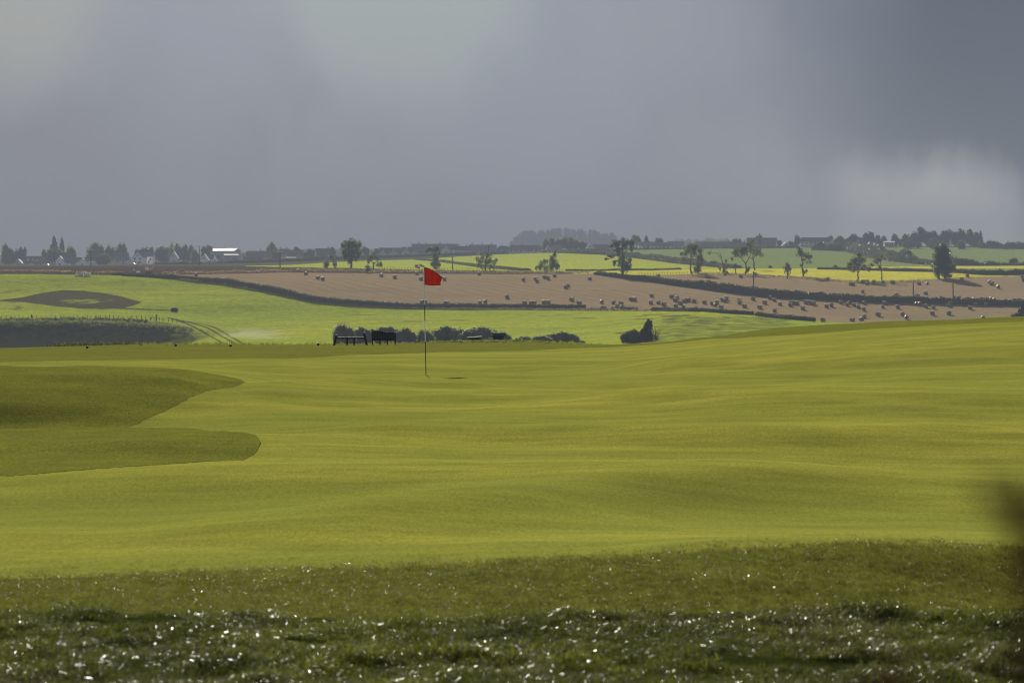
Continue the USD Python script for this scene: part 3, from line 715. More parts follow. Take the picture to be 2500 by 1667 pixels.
def hedge(name, label, line, lo, hi, hpx, dpth=1.6, leafm='hedge_leaf', per_m=26, size=0.22, wob=0.25, seed=0, cat='hedge', lumpy=0.0, gaps=(), core=True, group=None, up=0.3):
    """A hedge along a line of frame points (u, v) lying on the ground between distances lo and hi; hpx its height in frame pixels."""
    g = np.random.default_rng(4000 + seed)
    line = np.array(line, float)
    du = np.linspace(line[0, 0], line[-1, 0], max(8, int(abs(line[-1, 0] - line[0, 0]) / 4)))
    vv = interp(du, line[:, :2])
    Y = dist_of(du, vv, lo, hi); kk = min(9, len(du)); Y = np.convolve(np.pad(Y, kk // 2, mode='edge'), np.ones(kk) / kk, 'valid')[:len(du)]
    X = (du - 1250) / F * Y; Z = ground(X, Y)
    px = Y / F
    hh = (interp(du, np.stack([line[:, 0], hpx if np.ndim(hpx) else np.full(len(line), hpx)], 1))) * px
    lump = 1 + wob * (meshkit.fbm(np.stack([du / 14, 0 * du + seed, 0 * du], -1), 3) - 0.5) * 2
    if lumpy: lump *= 1 + lumpy * (meshkit.noise(np.stack([du / 26, 0 * du + seed + 5, 0 * du], -1)) - 0.4) * 2
    hh = hh * lump
    keep = np.ones(len(du), bool)
    for a, b in gaps: keep &= ~((du > a) & (du < b))
    mid = len(du) // 2; base = np.array([X[mid], Y[mid], Z[mid]])
    t = thing(name, label, cat, base, 0, group)
    P = np.stack([X, Y, Z], -1) - base
    d = np.gradient(P[:, :2], axis=0); d /= np.linalg.norm(d, axis=1, keepdims=True) + 1e-9; nrm = np.stack([-d[:, 1], d[:, 0], 0 * d[:, 0]], -1)
    prof = np.array([(-0.5, -0.3), (-0.5, 0.6), (-0.32, 0.9), (0.32, 0.9), (0.5, 0.6), (0.5, -0.3)])
    if core:
        cm = MB()
        for i in range(len(du) - 1):
            if not (keep[i] and keep[i + 1]): continue
            ring = [P[j] + nrm[j] * dpth * a + np.array([0, 0, hh[j] * b * 0.93]) for j in (i, i + 1) for a, b in prof]
            k = len(prof)
            f = [[j, j + k, (j + 1) % k + k] for j in range(k)] + [[j, (j + 1) % k + k, (j + 1) % k] for j in range(k)]
            f += [[0, j, j + 1] for j in range(1, k - 1)] + [[k, k + j + 1, k + j] for j in range(1, k - 1)]
            cm.add(ring, f)
        obj('branches', cm.get(), 'hedge_core', t)
    L = np.linalg.norm(np.diff(P, axis=0), axis=1).sum(); n = int(L * per_m)
    s = g.uniform(0, len(du) - 1.001, n); i = s.astype(int); fr = (s - i)[:, None]
    ok = keep[i]; i, fr = i[ok], fr[ok]; n = len(i)
    q = P[i] * (1 - fr) + P[i + 1] * fr
    w = g.uniform(-1, 1, n); zt = np.sqrt(np.clip(1 - np.abs(w) ** 2.5, 0.0, 1)); face = g.uniform(0, 1, n) < 0.45
    zt = np.where(face, g.uniform(0.05, 1, n), zt) ; w = np.where(face, np.sign(w) * np.sqrt(np.clip(1 - zt ** 3, 0, 1)), w)
    q = q + nrm[i] * (w * dpth * 0.56)[:, None] + np.stack([0 * w, 0 * w, hh[i] * zt * g.uniform(0.9, 1.08, n)], -1)
    obj('foliage', quads(q, size, 1.2, up, g), leafm, t)
    return t


# ------------------------------------------------------------------ the flag on the green
fb = spot(1040, 59.0); pxm = 59.0 / F
lean = np.array([(1034.7 - 1040) * pxm, 0.0, 0.0])
ft = thing('flagstick', 'red golf flag on a thin black and white banded stick in the green', 'golf flag', fb)
Hf = (921 - 656) * pxm
def stick(za, zb, m, nm, r=0.0085):
    a, b = lean * za + np.array([0, 0, Hf * za]), lean * zb + np.array([0, 0, Hf * zb])
    s = MB(); s.tube([a, b], r, 12); obj(nm, s.get(), m, ft, smooth=40)
fz = lambda v: (921 - v) / (921 - 656)
stick(-0.03, fz(838), 'pole_black', 'pole_band'); stick(fz(838), fz(787), 'pole_white', 'pole_band'); stick(fz(787), fz(748), 'pole_black', 'pole_band')
stick(fz(748), fz(656), 'pole_white', 'pole_band')
cap = trimesh.creation.icosphere(2, 0.011); cap.apply_translation(lean + [0, 0, Hf + 0.004]); obj('finial', cap, 'pole_black', ft, smooth=True)
nu, nv = 26, 18
tu, tv = np.meshgrid(np.linspace(0, 1, nu), np.linspace(0, 1, nv), indexing='xy')
topx = lambda a: 1034.4 + a * (1080 - 1034.4); topv = lambda a: 656.8 + 24.8 * a ** 1.25 - 2.2 * np.sin(a * math.pi)
botx = lambda a: 1034.7 + a * (1075 - 1034.7); botv = lambda a: 698.8 + 2.2 * a + 0.8 * np.sin(a * math.pi * 1.4)
fx = topx(tu) * (1 - tv) + botx(tu) * tv + 1.2 * np.sin(tv * math.pi) * tu ** 4 * -1.5
fv = topv(tu) * (1 - tv) + botv(tu) * tv
yy = 0.05 * np.sin(tu * 6.5 + tv * 2.2) * tu ** 0.7 - 0.022 * np.sin(tu * 15 - tv * 4) * tu + 0.012 * np.sin(tu * 5 + tv * 9) * tu
fl = np.stack([(fx - 1040) * pxm, yy, (921 - fv) * pxm], -1)
def cloth(a, b, m, nm, off):
    v = fl[:, a:b].copy(); v[..., 1] += off; k = v.shape[1]
    back = v + np.array([0, 0.003, 0]); f = tri(grid_faces(nv, k))
    obj(nm, (np.vstack([v.reshape(-1, 3), back.reshape(-1, 3)]), np.vstack([f, f[:, ::-1] + nv * k])), m, ft, smooth=True)
cloth(2, nu, 'flag_cloth', 'flag', 0.0)
cloth(0, 3, 'flag_hem', 'sleeve', -0.001)
e = MB()
for ln in (fl[0, :], fl[-1, :], fl[:, -1]): e.tube(ln + [0, 0.0015, 0], 0.0045, 5)
obj('hem_stitching', e.get(), 'flag_hem', ft, smooth=True)

# ------------------------------------------------------------------ things on the far edge of the green
def sphere_marker(u, v, label):
    p = at(u, v + 3, 128, 156); px = p[1] / F
    t = thing('tee_marker', label, 'tee marker', p, 0, 'black ball markers along the far edge of the green')
    s = trimesh.creation.icosphere(3, 3.3 * px); s.apply_translation((0, 0, 3.1 * px)); obj('ball', s, 'black_paint', t, smooth=True)
    k = MB(); k.tube([(0, 0, -0.1), (0, 0, 1.0 * px)], 0.012, 8); obj('spike', k.get(), 'black_paint', t)
for u, v, l in ((213, 847, 'black ball marker nearest the left side, below the dark grass tuft'), (429, 841.5, 'black ball marker below the foot of the wheel tracks on the bank'),
                (563, 842, 'black ball marker on the crest below the pale seeding grass'), (777, 838.5, 'black ball marker just left of the long low bench')):
    sphere_marker(u, v, l)
YB = 146.0; pb = YB / F
def frame_at(u, v, Y): p = spot(u, Y); p[2] = ZC + (HOR - v) / F * Y; return p
bp = spot(855, YB); z0 = bp[2]
Zr = lambda v: ZC + (HOR - v) / F * YB - z0
bt = thing('bench', 'long low dark bench with splayed ends beside the slatted screen', 'bench', bp)
s = MB(); s.box(((855 - 855) * pb, 0, Zr(825.2)), (68 * pb, 0.42, 0.075)); obj('seat', s.get(), 'dark_timber', bt)
for sg, a, b in ((-1, (821.5, 818), (815, 843)), (1, (888.5, 813), (896, 843))):
    for dy in (-0.2, 0.2):
        s = MB(); s.tube([((a[0] - 855) * pb, dy, Zr(a[1])), ((b[0] - 855) * pb, dy * 1.15, Zr(b[1]) - 0.05)], 0.045, 6); obj('leg', s.get(), 'dark_timber', bt)
    s = MB(); s.box(((a[0] - 855) * pb, 0, Zr(a[1])), (0.07, 0.5, 0.05)); obj('armrest', s.get(), 'dark_timber', bt)
for uu, dy in ((865, -0.17), (847, 0.17)):
    s = MB(); s.box(((uu - 855) * pb, dy, Zr(836)), (0.075, 0.08, Zr(826) - Zr(846))); obj('leg', s.get(), 'dark_timber', bt)
sp = spot(937, YB); sz = lambda v: ZC + (HOR - v) / F * YB - sp[2]
st = thing('slatted_screen', 'black slatted timber screen on short legs, its top sloping down to the right', 'screen', sp)
ns = 15
for k in range(ns):
    a = 907.5 + (k + 0.5) * 59.5 / ns; f = (a - 907) / 60
    tp = 807.0 + 1.0 * f + 6.5 * sstep(0.25, 0.8, f) - 1.0 * f
    h = sz(tp) - sz(831)
    s = MB(); s.box(((a - 937) * pb, (k % 2) * 0.006, sz(831) + h / 2), (59.5 / ns * pb * 0.86, 0.028, h)); obj('slat', s.get(), 'dark_board', st)
for zz in (813.5, 828):
    s = MB(); s.box((0, 0.035, sz(zz)), (59 * pb, 0.03, 0.07)); obj('rail', s.get(), 'dark_board', st)
for a in (909, 927.5, 945.5, 964.5):
    s = MB(); s.box(((a - 937) * pb, 0.075, (sz(830) + sz(846)) / 2), (0.055, 0.06, sz(830) - sz(846))); obj('leg', s.get(), 'dark_board', st)
wp = spot(891, 152.0); wz = lambda v: ZC + (HOR - v) / F * 152 - wp[2]
wt = thing('marker_post', 'thin pale grey post standing behind the right end of the bench', 'post', wp)
s = MB(); s.box((0, 0, wz(801) / 2), (0.045, 0.045, wz(801))); obj('post', s.get(), 'pale_timber', wt)
Y2 = 172.0; p2 = Y2 / F
np_ = spot(1218, Y2); nz = lambda v: ZC + (HOR - v) / F * Y2 - np_[2]
nt = thing('tee_sign', 'dark blue panel in a mossy grey frame among the bushes', 'sign', np_)
s = MB(); s.box((-0.5 * p2, 0, (nz(819.5) + nz(834)) / 2), (24 * p2, 0.05, nz(819.5) - nz(834))); obj('panel', s.get(), 'navy_panel', nt)
s = MB(); s.box((0.5 * p2, -0.01, (nz(813) + nz(819.3)) / 2), (30 * p2, 0.14, nz(813) - nz(819.3))); obj('header', s.get(), 'board_frame', nt)
for a, w in ((1204.6, 2.0), (1230.0, 4.0)):
    s = MB(); s.box(((a - 1218) * p2, -0.004, (nz(819.2) + nz(840)) / 2), (w * p2, 0.12, nz(819.2) - nz(840))); obj('post', s.get(), 'board_frame', nt)
s = MB(); s.box(((1198 - 1218) * p2, 0, nz(825.3)), (9 * p2, 0.10, 1.3 * p2)); obj('arm', s.get(), 'pale_timber', nt)
lp = spot(1159, Y2); lz = lambda v: ZC + (HOR - v) / F * Y2 - lp[2]
lt = thing('bench', 'small bench with a pale tilted seat edge in front of the bushes', 'bench', lp)
s = MB(); s.box((0, 0, lz(822.8)), (35 * p2, 0.40, 1.9 * p2), ry=-0.075); obj('seat', s.get(), 'pale_timber', lt)
s = MB(); s.box((0.5 * p2, 0.06, (lz(824.6) + lz(840)) / 2), (31 * p2, 0.05, lz(824.6) - lz(840))); obj('back_panel', s.get(), 'dark_timber', lt)
for a in (1144, 1174):
    s = MB(); s.box(((a - 1159) * p2, 0, (lz(826) + lz(842)) / 2), (0.06, 0.34, lz(826) - lz(842))); obj('leg', s.get(), 'dark_timber', lt)

# ------------------------------------------------------------------ bushes below the crest
YH = 640.0
for i, (u, v, w, h, lab, lm) in enumerate((
        (838, 842, 42, 50, 'tall dark gorse bush behind the left end of the long bench', 'gorse_leaf'),
        (882, 842, 46, 42, 'dark gorse bush behind the right end of the long bench', 'gorse_leaf'),
        (942, 842, 78, 44, 'broad silvery topped bush behind the black slatted screen', 'gorse_leaf'),
        (990, 842, 38, 41, 'rounded gorse bush between the slatted screen and the flagstick', 'gorse_leaf'),
        (1030, 842, 44, 37, 'dark gorse bush directly behind the flagstick', 'gorse_leaf'),
        (1095, 842, 68, 44, 'wide gorse bush just right of the flagstick', 'gorse_leaf'),
        (1170, 840, 78, 42, 'broad gorse bush with glinting tips behind the pale edged bench', 'gorse_leaf'),
        (1222, 840, 40, 30, 'low pale twiggy bush behind the dark blue sign panel', 'gorse_leaf'),
        (1278, 842, 38, 18, 'low scrubby bush midway between the sign and the lone round bush', 'gorse_leaf'),
        (1320, 842, 36, 20, 'small scrubby bush left of the lone round bush', 'gorse_leaf'),
        (1368, 844, 62, 34, 'lone round dark bush right of the blue sign, at the crest of the green', 'gorse_leaf'),
        (1412, 842, 22, 10, 'tiny low bush at the right foot of the lone round bush', 'gorse_leaf'),
        (1545, 842, 38, 36, 'dark round bush beside the slender upright tree', 'hedge_leaf'))):
    bush('bush', lab, u, v, YH + (i % 3) * 8, w * 1.5, h * (1.06 if h > 25 else 1.2), lm, n=int(900 + 26 * w), size=0.17, seed=i, lumps=11)
# the slender tree in the hollow with its bare neighbour
tree_px('slender_tree', 'slender dark upright tree in the hollow right of the lone bush', 'tree', 1578, 842, 636, [([(0, 0), (1, 25), (6, 50)], 3, 1)],
        [(-6, 10, 12, 16), (0, 22, 11, 16), (3, 36, 9, 13), (6, 48, 7, 10), (8, 57, 4.5, 6), (8, 12, 8, 14), (-9, 26, 5, 9)], 'hedge_leaf', size=0.26, dens=4.0)
g9 = np.random.default_rng(99)
tb = thing('bare_shrub', 'leafless branching shrub right of the slender upright tree', 'shrub', spot(1600, 640)); q = 640 / F; mb = MB()
for k in range(26):
    a0 = g9.uniform(-8, 8); x1 = a0 + g9.uniform(-9, 14); h1 = g9.uniform(16, 34)
    mb.tube(np.array([(a0 * 0.4, 0, -4), ((a0 + x1) / 2, g9.uniform(-4, 4), h1 * 0.55), (x1, g9.uniform(-6, 6), h1)]) * q, [0.05, 0.035, 0.012], 4)
obj('branches', mb.get(), 'bark', tb)

# long grass along the crest and round the things that stand there
def tuft_mesh(nb, h, spread, w, seed, bend=0.5):
    g = np.random.default_rng(seed); V_, F_ = [], []
    for k in range(nb):
        a = g.uniform(0, 2 * math.pi); r = spread * math.sqrt(g.uniform()); x, y = r * math.cos(a), r * math.sin(a)
        hh = h * g.uniform(0.55, 1.15); b = g.uniform(0, 2 * math.pi); bd = hh * bend * g.uniform(0.3, 1.7); ww = w * g.uniform(0.7, 1.3)
        d = np.array([math.cos(b), math.sin(b)]); sd = np.array([-d[1], d[0]]) * ww / 2
        ang = g.uniform(-0.8, 0.8); sd = np.array([sd[0] * math.cos(ang) - sd[1] * math.sin(ang), sd[0] * math.sin(ang) + sd[1] * math.cos(ang)])
        n = len(V_)
        for t_, wt in ((0.0, 1.0), (0.45, 0.9), (0.8, 0.6)):
            c = np.array([x, y]) + d * bd * t_ ** 2; zz = hh * (t_ - 0.28 * min(1, bd / hh) * t_ ** 2.5)
            V_ += [[*(c - sd * wt), zz], [*(c + sd * wt), zz]]
        c = np.array([x, y]) + d * bd; V_ += [[*c, hh * (1 - 0.34 * min(1.2, bd / hh))]]
        F_ += [[n, n + 1, n + 3], [n, n + 3, n + 2], [n + 2, n + 3, n + 5], [n + 2, n + 5, n + 4], [n + 4, n + 5, n + 6]]
    return np.array(V_), np.array(F_)


def scatter(name, protos, mat_, pts, label, cat, seed, smin=0.7, smax=1.3, tilt=0.15, grow=None):
    """One object that stands for a growth nobody could count."""
    g = np.random.default_rng(seed)
    pi = UsdGeom.PointInstancer.Define(stage, '/World/' + numbered(name))
    paths = []
    for i, pm in enumerate(protos):
        m = usdkit.mesh(stage, f'{pi.GetPath()}/tuft_{i + 1:03d}', pm, M[mat_]); set_tone(m, len(pm[0]), 7); paths.append(m.GetPath())
    n = len(pts)
    pi.CreatePrototypesRel().SetTargets(paths)
    pi.CreateProtoIndicesAttr(Vt.IntArray.FromNumpy(g.integers(0, len(protos), n).astype(np.int32)))
    pi.CreatePositionsAttr(Vt.Vec3fArray.FromNumpy(pts.astype(np.float32)))
    s = g.uniform(smin, smax, n) * (1.0 if grow is None else grow); pi.CreateScalesAttr(Vt.Vec3fArray.FromNumpy(np.stack([s, s, s * g.uniform(0.8, 1.2, n)], 1).astype(np.float32)))
    a = g.uniform(0, 2 * math.pi, n) / 2; tx, ty = g.normal(size=n) * tilt / 2, g.normal(size=n) * tilt / 2
    qs = np.stack([np.cos(a), tx, ty, np.sin(a)], 1); qs /= np.linalg.norm(qs, axis=1, keepdims=True)
    pi.CreateOrientationsAttr(Vt.QuathArray([Gf.Quath(*map(float, q_)) for q_ in qs]))
    return tag(pi.GetPrim(), label, cat, kind='stuff')


def ground_pts(x, y, dz=0.0): return np.stack([x, y, ground(x, y) + dz], -1)
g1 = np.random.default_rng(11)
# rough in the foreground
def field_pts(n, y0, y1, keep, g):
    y = np.sqrt(g.uniform(y0 ** 2, y1 ** 2, n)); u = g.uniform(-160, 2660, n); x = (u - 1250) / F * y
    ok = keep(u, y); return x[ok], y[ok]
yr, yc = (lambda u: np.interp(u, UCOL, Y_rough)), (lambda u: np.interp(u, UCOL, Y_collar))
x, y = field_pts(27000, 12.6, 16.6, lambda u, y: y < yr(u) + 0.05, g1)
w = meshkit.fbm(np.stack([x / 0.5, y / 0.5, 0 * x], -1), 3, seed=3); ok = w > 0.31
P_ = ground_pts(x[ok], y[ok], -0.004)
w2 = meshkit.fbm(np.stack([P_[:, 0] / 0.9, P_[:, 1] / 0.9, 0 * P_[:, 0] + 4], -1), 3, seed=8) + 0.04 * g1.normal(size=len(P_))
tufts = [tuft_mesh(24, 0.034, 0.042, 0.0021, 50 + k, 0.95) for k in range(6)]
hgt = 0.7 + 1.7 * np.clip(meshkit.fbm(np.stack([P_[:, 0] / 0.28, P_[:, 1] / 0.5, 0 * P_[:, 0] + 9], -1), 3, seed=18) - 0.36, 0, 0.5)
P_[:, 2] += 0.02 * (hgt - 1)
wetp = (meshkit.fbm(np.stack([P_[:, 0] / 0.8, P_[:, 1] / 0.6, 0 * P_[:, 0] + 2], -1), 3, seed=28) + 0.05 * g1.normal(size=len(P_)) + 0.10 * np.exp(-((P_[:, 0] + 2.3) / 0.5) ** 2 - ((P_[:, 1] - 13.7) / 0.6) ** 2) + 0.05 * np.exp(-((P_[:, 0] - 1.6) / 1.0) ** 2)) > 0.60
scatter('rough_grass', tufts, 'blade_wet', P_[wetp], 'silvery wet patches of grass glinting in the foreground rough', 'grass', 33, 0.7, 1.5, 0.3, hgt[wetp])
P_, w2, hgt = P_[~wetp], w2[~wetp], hgt[~wetp]
scatter('rough_grass', tufts, 'blade', P_[w2 < 0.52], 'dark glistening rough grass across the foreground', 'grass', 21, 0.6, 1.5, 0.3, hgt[w2 < 0.52])
scatter('rough_grass', tufts[::-1], 'blade_light', P_[w2 >= 0.52], 'lighter green patches of the rough grass in the foreground', 'grass', 26, 0.5, 1.35, 0.3, hgt[w2 >= 0.52])
x, y = field_pts(26000, 15.6, 20.5, lambda u, y: (y > yr(u) - 0.15) & (g1.uniform(size=len(u)) < np.exp(-np.maximum(0, y - yc(u)) / 0.22)), g1)
scatter('collar_grass', [tuft_mesh(22, 0.015, 0.042, 0.0016, 70 + k, 0.85) for k in range(5)], 'blade_collar', ground_pts(x, y, -0.002), 'shorter collar grass between the rough and the putting green', 'grass', 22, 0.7, 1.3, 0.25)
# crest growth
yb = lambda u: np.interp(u, UCOL, Y_CREST)
u = np.concatenate([g1.uniform(330, 820, 900), g1.uniform(890, 1480, 900), g1.uniform(560, 900, 500)])
yy_ = g1.normal(158, 4, len(u)); x = (u - 1250) / F * yy_
scatter('crest_grass', [tuft_mesh(16, 0.16, 0.10, 0.012, 80 + k, 0.5) for k in range(4)], 'tall_grass', ground_pts(x, yy_), 'uncut grass along the far crest of the green', 'grass', 23, 0.5, 1.3)
u = np.concatenate([g1.normal(170, 22, 260), g1.normal(215, 14, 160), g1.uniform(130, 345, 240)]); yy_ = g1.normal(151, 2, len(u)); x = (u - 1250) / F * yy_
scatter('dark_grass_tuft', [tuft_mesh(16, 0.20, 0.12, 0.016, 90 + k, 0.4) for k in range(4)], 'hedge_leaf', ground_pts(x, yy_, -0.03), 'dark ragged grass tuft on the crest at the left', 'grass', 24, 0.5, 1.3)
u = g1.normal(1170, 62, 900); yy_ = g1.normal(157, 3, len(u)); x = (u - 1250) / F * yy_
scatter('weed_patch', [tuft_mesh(14, 0.11, 0.14, 0.035, 100 + k, 1.3) for k in range(4)], 'tall_grass', ground_pts(x, yy_), 'leafy weeds heaped below the blue sign panel', 'weeds', 25, 0.6, 1.3)

# ------------------------------------------------------------------ hedges, verges and fences of the fields
hedge('hedge', 'dark hedge running down from the left between the bright meadow and the stubble', [(300, 673), (430, 680.5), (560, 693), (700, 721), (760, 735), (850, 745), (1000, 751.5), (1250, 753), (1430, 754)], 860, 1130, [5, 8, 13, 15, 14, 13, 12, 11, 10], 1.8, per_m=30, seed=1, wob=0.12)
hedge('hedge', 'short length of clipped hedge right of the gateway in the stubble field', [(1515, 755.5), (1556, 757)], 880, 1000, 7, 1.5, per_m=40, seed=2, wob=0.15)
hedge('hedge', 'clipped hedge between the gateway hedge and the long lower hedge', [(1594, 759), (1704, 761)], 880, 1000, 8, 1.5, per_m=40, seed=3, wob=0.15)
hedge('hedge', 'long clipped hedge along the lower right edge of the stubble', [(1710, 760.5), (1838, 769)], 870, 1000, 8, 1.5, per_m=40, seed=4, wob=0.12)
hedge('hedge', 'lowest clipped hedge running down behind the crest of the green', [(1848, 770.5), (1990, 789)], 850, 1000, 9, 1.5, per_m=40, seed=5, wob=0.12)
hedge('hedge', 'thick dark hedge crossing the stubble from the tall ivied tree to the right edge', [(1456, 671), (1560, 683), (1750, 710), (1900, 728), (2150, 738), (2520, 746)], 900, 1200, [7, 11, 19, 19, 15, 13], 2.4, per_m=44, size=0.3, seed=6, wob=0.22)
hedge('hedge', 'dark grey hedge slanting down between the lime crop and the pale pasture', [(1330, 616), (1480, 622), (1560, 630), (1640, 641), (1700, 647), (1800, 655)], 1300, 2230, [5, 9, 11, 13, 12, 5], 4.0, per_m=16, size=0.5, seed=7, wob=0.4)
hedge('hedge', 'thin dark hedge slanting across the lime field behind the flag', [(1015, 634), (1080, 640), (1170, 652), (1260, 660), (1290, 661)], 1100, 2200, [3, 4, 5, 4, 3], 2.5, per_m=14, size=0.4, seed=8)
hedge('hedge', 'thin dark hedge below the lime field, left of the tall ivied tree', [(1382, 661.5), (1480, 661), (1590, 660), (1660, 658)], 1100, 1400, 3.5, 1.5, per_m=20, size=0.25, seed=9)
hedge('hedge', 'overgrown hedge of lumpy bushes slanting across the pale pasture on the right', [(1990, 610), (2080, 615), (2110, 625), (2180, 637), (2240, 644), (2300, 648)], 1450, 2200, [10, 14, 19, 22, 10, 8], 6.0, per_m=26, size=0.6, seed=10, wob=0.5, lumpy=0.55)
hedge('hedge', 'low lumpy hedge at the right edge below the pale pasture', [(2320, 648), (2380, 648.5), (2460, 648.5), (2520, 648.5)], 1500, 1700, [14, 9, 5, 8], 5.0, per_m=20, size=0.5, seed=11, wob=0.5, lumpy=0.6)
hedge('hedge', 'dark hedge along the skyline at the far right', [(2390, 606), (2520, 608)], 2100, 2380, [13, 11], 6.0, per_m=20, size=0.7, seed=12, wob=0.45, lumpy=0.3)
hedge('hedge', 'dark rough hedge between the two yellow crop strips', [(2000, 657), (2080, 659), (2300, 664), (2400, 671), (2520, 671)], 1130, 1400, [4, 6, 7, 11, 11], 2.5, per_m=24, size=0.3, seed=13, wob=0.35)
hedge('hedge', 'garden hedges in front of the village houses on the left', [(380, 646), (480, 645), (620, 642), (760, 637.5), (860, 634)], 2000, 2245, [5, 5, 6, 8, 9], 3.0, per_m=12, size=0.6, seed=14, wob=0.6)
hedge('hedge', 'garden hedges in front of the terraced houses behind the flag', [(860, 634), (1000, 628), (1160, 622)], 1900, 2245, [7, 6, 5], 3.0, per_m=12, size=0.6, seed=15, wob=0.6)
hedge('hedge', 'field hedge along the village behind the bright lime crop', [(1180, 621), (1300, 616), (1480, 612), (1600, 609), (1760, 607), (1950, 605)], 1900, 2245, [5, 6, 4, 3, 3, 4], 3.0, per_m=12, size=0.6, seed=16, wob=0.5)
hedge('hedge', 'dark hedge topped wall between ploughed soil and bright meadow on the left', [(275, 671.5), (350, 673.5), (430, 677)], 1000, 1200, [6, 6, 5], 1.5, per_m=24, size=0.25, seed=17, wob=0.2)
hedge('grass_verge', 'verge of dry tan grass between the ploughed soil and the stubble', [(400, 672), (480, 668.5), (700, 663), (1000, 665.5), (1300, 666.5), (1450, 668)], 1030, 1220, 6, 2.5, 'dry_grass', per_m=22, size=0.22, seed=18, wob=0.5, core=False, cat='grass verge', up=1.2)
hedge('grass_verge', 'strip of rank brown grass below the ploughed soil on the left', [(-60, 663), (60, 662), (150, 664), (300, 668)], 1040, 1260, 4, 2.5, 'dry_grass', per_m=22, size=0.22, seed=19, wob=0.5, core=False, cat='grass verge', up=1.2)
hedge('grass_verge', 'pale seeding grass along the foot of the hedge above the meadow', [(440, 684), (560, 697), (700, 725), (760, 738), (850, 748), (1000, 754), (1430, 756.5), (1700, 761)], 860, 1130, 4, 1.6, 'dry_grass', per_m=20, size=0.18, seed=20, wob=0.6, core=False, cat='grass verge', up=1.2)
hedge('grass_verge', 'rough grass on the brow of the shaded bank at the left', [(-60, 784), (100, 784), (250, 783), (360, 787)], 838, 880, 6, 4.0, 'tall_grass', per_m=30, size=0.35, seed=21, wob=0.5, core=False, cat='grass verge', up=1.4)
hedge('grass_verge', 'pale grass along the fence below the yellow crop', [(1700, 671), (1780, 670), (1950, 680), (2100, 692), (2160, 691), (2250, 686)], 960, 1250, 4, 1.5, 'dry_grass', per_m=20, size=0.2, seed=22, core=False, cat='grass verge', up=1.2)


gq = np.random.default_rng(64)
uq_ = np.minimum(gq.uniform(-80, 470, 1500), gq.uniform(-80, 620, 1500)); yq_ = 842 + 14 * gq.uniform(0, 1, 1500) ** 0.5; xq_ = (uq_ - 1250) / F * yq_
scatter('tussock_grass', [tuft_mesh(14, 0.75, 0.5, 0.09, 130 + k, 0.9) for k in range(4)], 'tall_grass', ground_pts(xq_, yq_), 'rank tussocks of grass over the shaded bank at the left', 'grass', 27, 0.5, 1.3, 0.2)
uq_ = np.minimum(gq.uniform(-80, 470, 1100), gq.uniform(-80, 640, 1100)); yq_ = 860 - 5.5 * np.abs(gq.normal(0, 1, 1100)); xq_ = (uq_ - 1250) / F * yq_
scatter('pale_grass', [tuft_mesh(14, 0.7, 0.5, 0.07, 150 + k, 0.9) for k in range(4)], 'pale_blade', ground_pts(xq_, yq_), 'pale seeding grass along the brow of the shaded bank', 'grass', 28, 0.5, 1.2, 0.2)


def fence(name, label, line, lo, hi, hpx, step, seed, extra=(), group=None, wires=2, thick=0.07):
    """Posts and wires; posts are about a pixel wide, so they make one part."""
    g = np.random.default_rng(5000 + seed); line = np.array(line, float)
    us = np.arange(line[0, 0], line[-1, 0], step) ; us = us + g.uniform(-0.12, 0.12, len(us)) * step
    Y = dist_of(us, interp(us, line), lo, hi); kk = min(7, len(us)); Y = np.convolve(np.pad(Y, kk // 2, mode='edge'), np.ones(kk) / kk, 'valid')[:len(us)]
    X = (us - 1250) / F * Y; P = np.stack([X, Y, ground(X, Y)], -1); base = P[len(P) // 2].copy(); P = P - base
    t = thing(name, label, 'fence', base, 0, group)
    mb = MB(); tops = []
    for p, y in zip(P, Y):
        h = hpx * y / F * g.uniform(0.85, 1.1); tl = g.normal(size=2) * 0.06 * h
        mb.tube([p - [0, 0, 0.3], p + [tl[0], tl[1], h]], thick, 5); tops.append(p + [tl[0], tl[1], h * 0.9])
    obj('posts', mb.get(), 'post_wood', t)
    w = MB(); tops = np.array(tops)
    for j in range(wires): w.tube(tops - [0, 0, 0.38 * j], 0.012, 3)
    obj('wires', w.get(), 'wire', t)
    for (u, hh, th, ln) in extra:
        y = float(dist_of(u, float(interp(u, line)), lo, hi)); p = spot(u, y) - base; h = hh * y / F
        s = MB(); s.tube([p - [0, 0, 0.3], p + [ln * y / F, 0, h]], th, 6); obj('straining_post', s.get(), 'post_wood', t)
    return t


fence('wire_fence', 'leaning post and wire fence along the brow of the shaded bank', [(-30, 781.5), (100, 781), (250, 780), (340, 779), (400, 782), (440, 787)], 848, 900, 9.5, 11, 1,
      extra=((77, 12, 0.28, 0), (382, 15, 0.22, 0), (366, 10, 0.10, 6), (236, 9, 0.08, -4), (315, 9, 0.09, 5), (276, 9, 0.08, 2)), thick=0.10)
fence('wire_fence', 'fine post and wire fence below the lime field behind the flag', [(925, 657), (1000, 659), (1200, 662.5), (1430, 667)], 1080, 1300, 7, 7, 2)
fence('wire_fence', 'post and wire fence along the near edge of the yellow crop', [(1560, 671.5), (1700, 669.5), (1780, 669)], 1040, 1250, 7, 7, 3)
fence('wire_fence', 'post and wire fence below the yellow crop on the right', [(1960, 679.5), (2100, 690.5), (2160, 690.5), (2270, 684)], 980, 1250, 6, 6, 4)
fence('wire_fence', 'fine fence along the foot of the meadow hedge', [(900, 752), (1100, 755), (1420, 757), (1600, 760)], 860, 1000, 6, 8, 5)
fence('wire_fence', 'post fence along the top of the left meadow', [(0, 669), (150, 671), (300, 674), (440, 683)], 1000, 1120, 6, 9, 6)
